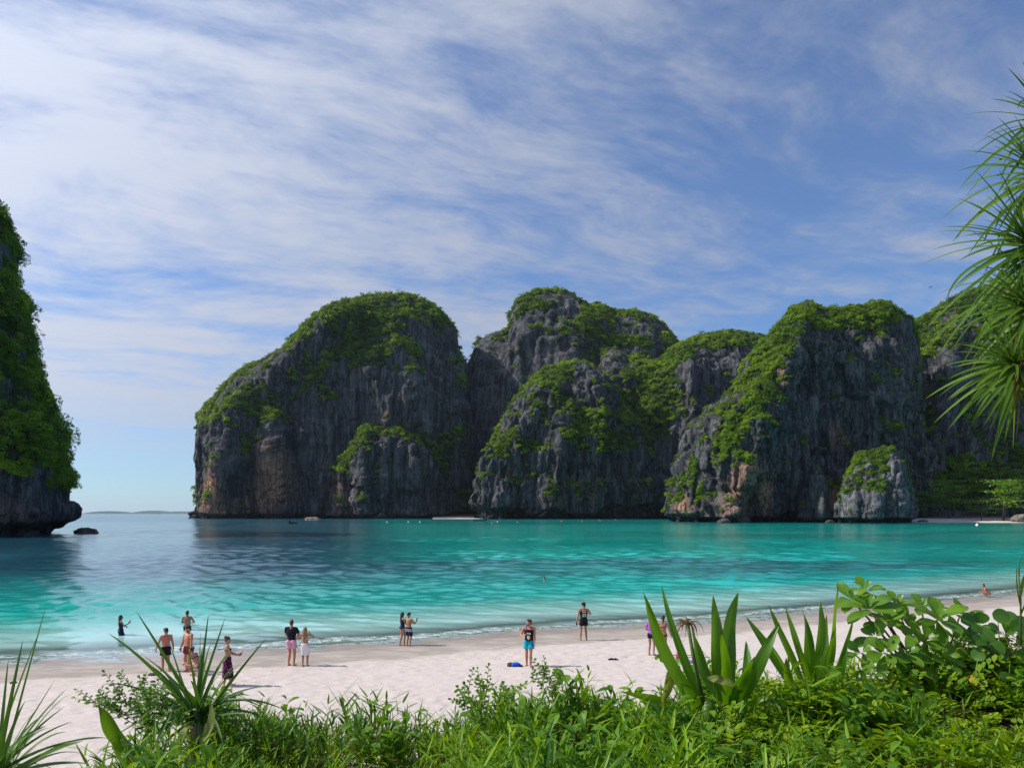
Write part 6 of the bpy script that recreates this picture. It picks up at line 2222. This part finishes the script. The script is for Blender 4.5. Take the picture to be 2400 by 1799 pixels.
p, D = stand(1436, 1545)
for i, (dx, dy, rz, lb) in enumerate([(-0.07, 0.05, 0.3, 'dark flip-flop standing on its side on the dry sand'), (0.09, -0.02, -0.4, 'dark flip-flop lying flat on the dry sand')]):
    e = empty('flip_flop', p + Vector((dx, dy, 0.0)))
    e.rotation_euler = (R(58) if i == 0 else R(6), 0, rz)
    tag(e, lb, 'sandal', 'pair of flip-flops on the sand')
    V, Q = [], []
    nseg = 14
    for zz in (0.02, 0.045):
        for q in range(nseg):
            t = 2 * math.pi * q / nseg
            V.append((0.135 * math.cos(t), (0.045 + 0.010 * math.cos(t)) * math.sin(t), zz))
    for q in range(nseg):
        Q.append((q, (q + 1) % nseg, nseg + (q + 1) % nseg, nseg + q))
    Q.append(tuple(range(nseg - 1, -1, -1))); Q.append(tuple(range(nseg, 2 * nseg)))
    so = link('sole', pydata('sole', V, Q), M_PHONE, e)
    for s in (-1, 1):
        tube('strap', [(0.06, 0, 0.045), (0.02, s * 0.03, 0.09), (-0.03, s * 0.045, 0.045)], [0.007, 0.008, 0.007], C_NAVY, so, 6)

p, D = stand(1600, 1549)
n1, m1 = 24, 16
gx, gy = np.meshgrid(np.linspace(-0.42, 0.42, n1), np.linspace(-0.30, 0.30, m1))
zz = 0.022 + 0.02 * fbm(np.stack([gx.ravel() * 6, gy.ravel() * 6, 0 * gx.ravel()], 1), 2)
me = mesh_np('beach_towel', np.stack([gx.ravel(), gy.ravel(), zz], 1), grid_quads(m1, n1))
o = link('beach_towel', me, cloth('towel_pattern', (0.02, 0.09, 0.55), (0.05, 0.45, 0.60), 7, 0.35, (0.30, 0.12, 0.50)), smooth=True)
md = o.modifiers.new('thick', 'SOLIDIFY'); md.thickness = 0.012
o.location = p
o.rotation_euler = (0, 0, R(12))
tag(o, 'bright blue beach towel spread on the sand behind the lilies', 'towel')
e = empty('beach_bag', p + Vector((-0.10, 0.02, 0.03)))
tag(e, 'pink beach bag with looped handles standing on the blue towel', 'bag')
C_BAG = cloth('bag_pink', (0.42, 0.06, 0.11), (0.55, 0.20, 0.24), 24, 0.25)
V, Q = ring_loft([((0, 0, 0.0), 0.14, 0.06, (0, 0, 1)), ((0, 0, 0.02), 0.16, 0.075, (0, 0, 1)), ((0, 0, 0.18), 0.165, 0.07, (0, 0.05, 1)), ((0.01, 0, 0.29), 0.15, 0.05, (0.1, 0, 1))], 20)
po = link('pouch', pydata('pouch', V, Q), C_BAG, e, smooth=True)
for s in (-1, 1):
    tube('handle', [(-0.08, s * 0.04, 0.27), (-0.05, s * 0.05, 0.42), (0.03, s * 0.05, 0.43), (0.09, s * 0.04, 0.27)], [0.009] * 4, M_BAGB, po, 6)

# stones and drift on the beach
for i, (u, v, s, lb) in enumerate([(357, 1581, 0.10, 'small dark stone on the wet sand near the walking man'), (358, 1597, 0.06, 'tiny dark pebble on the sand below the small dark stone'), (32, 1600, 0.08, 'dark pebble on wet sand at the left edge behind the screw pine')]):
    p, D = stand(u, v)
    rock('beach_stone', lb, 'stone', p + Vector((0, 0, 0.02)), (s * 1.4, s, s * 0.6), M_DARKROCK, 40 + i, 'stones on the beach')
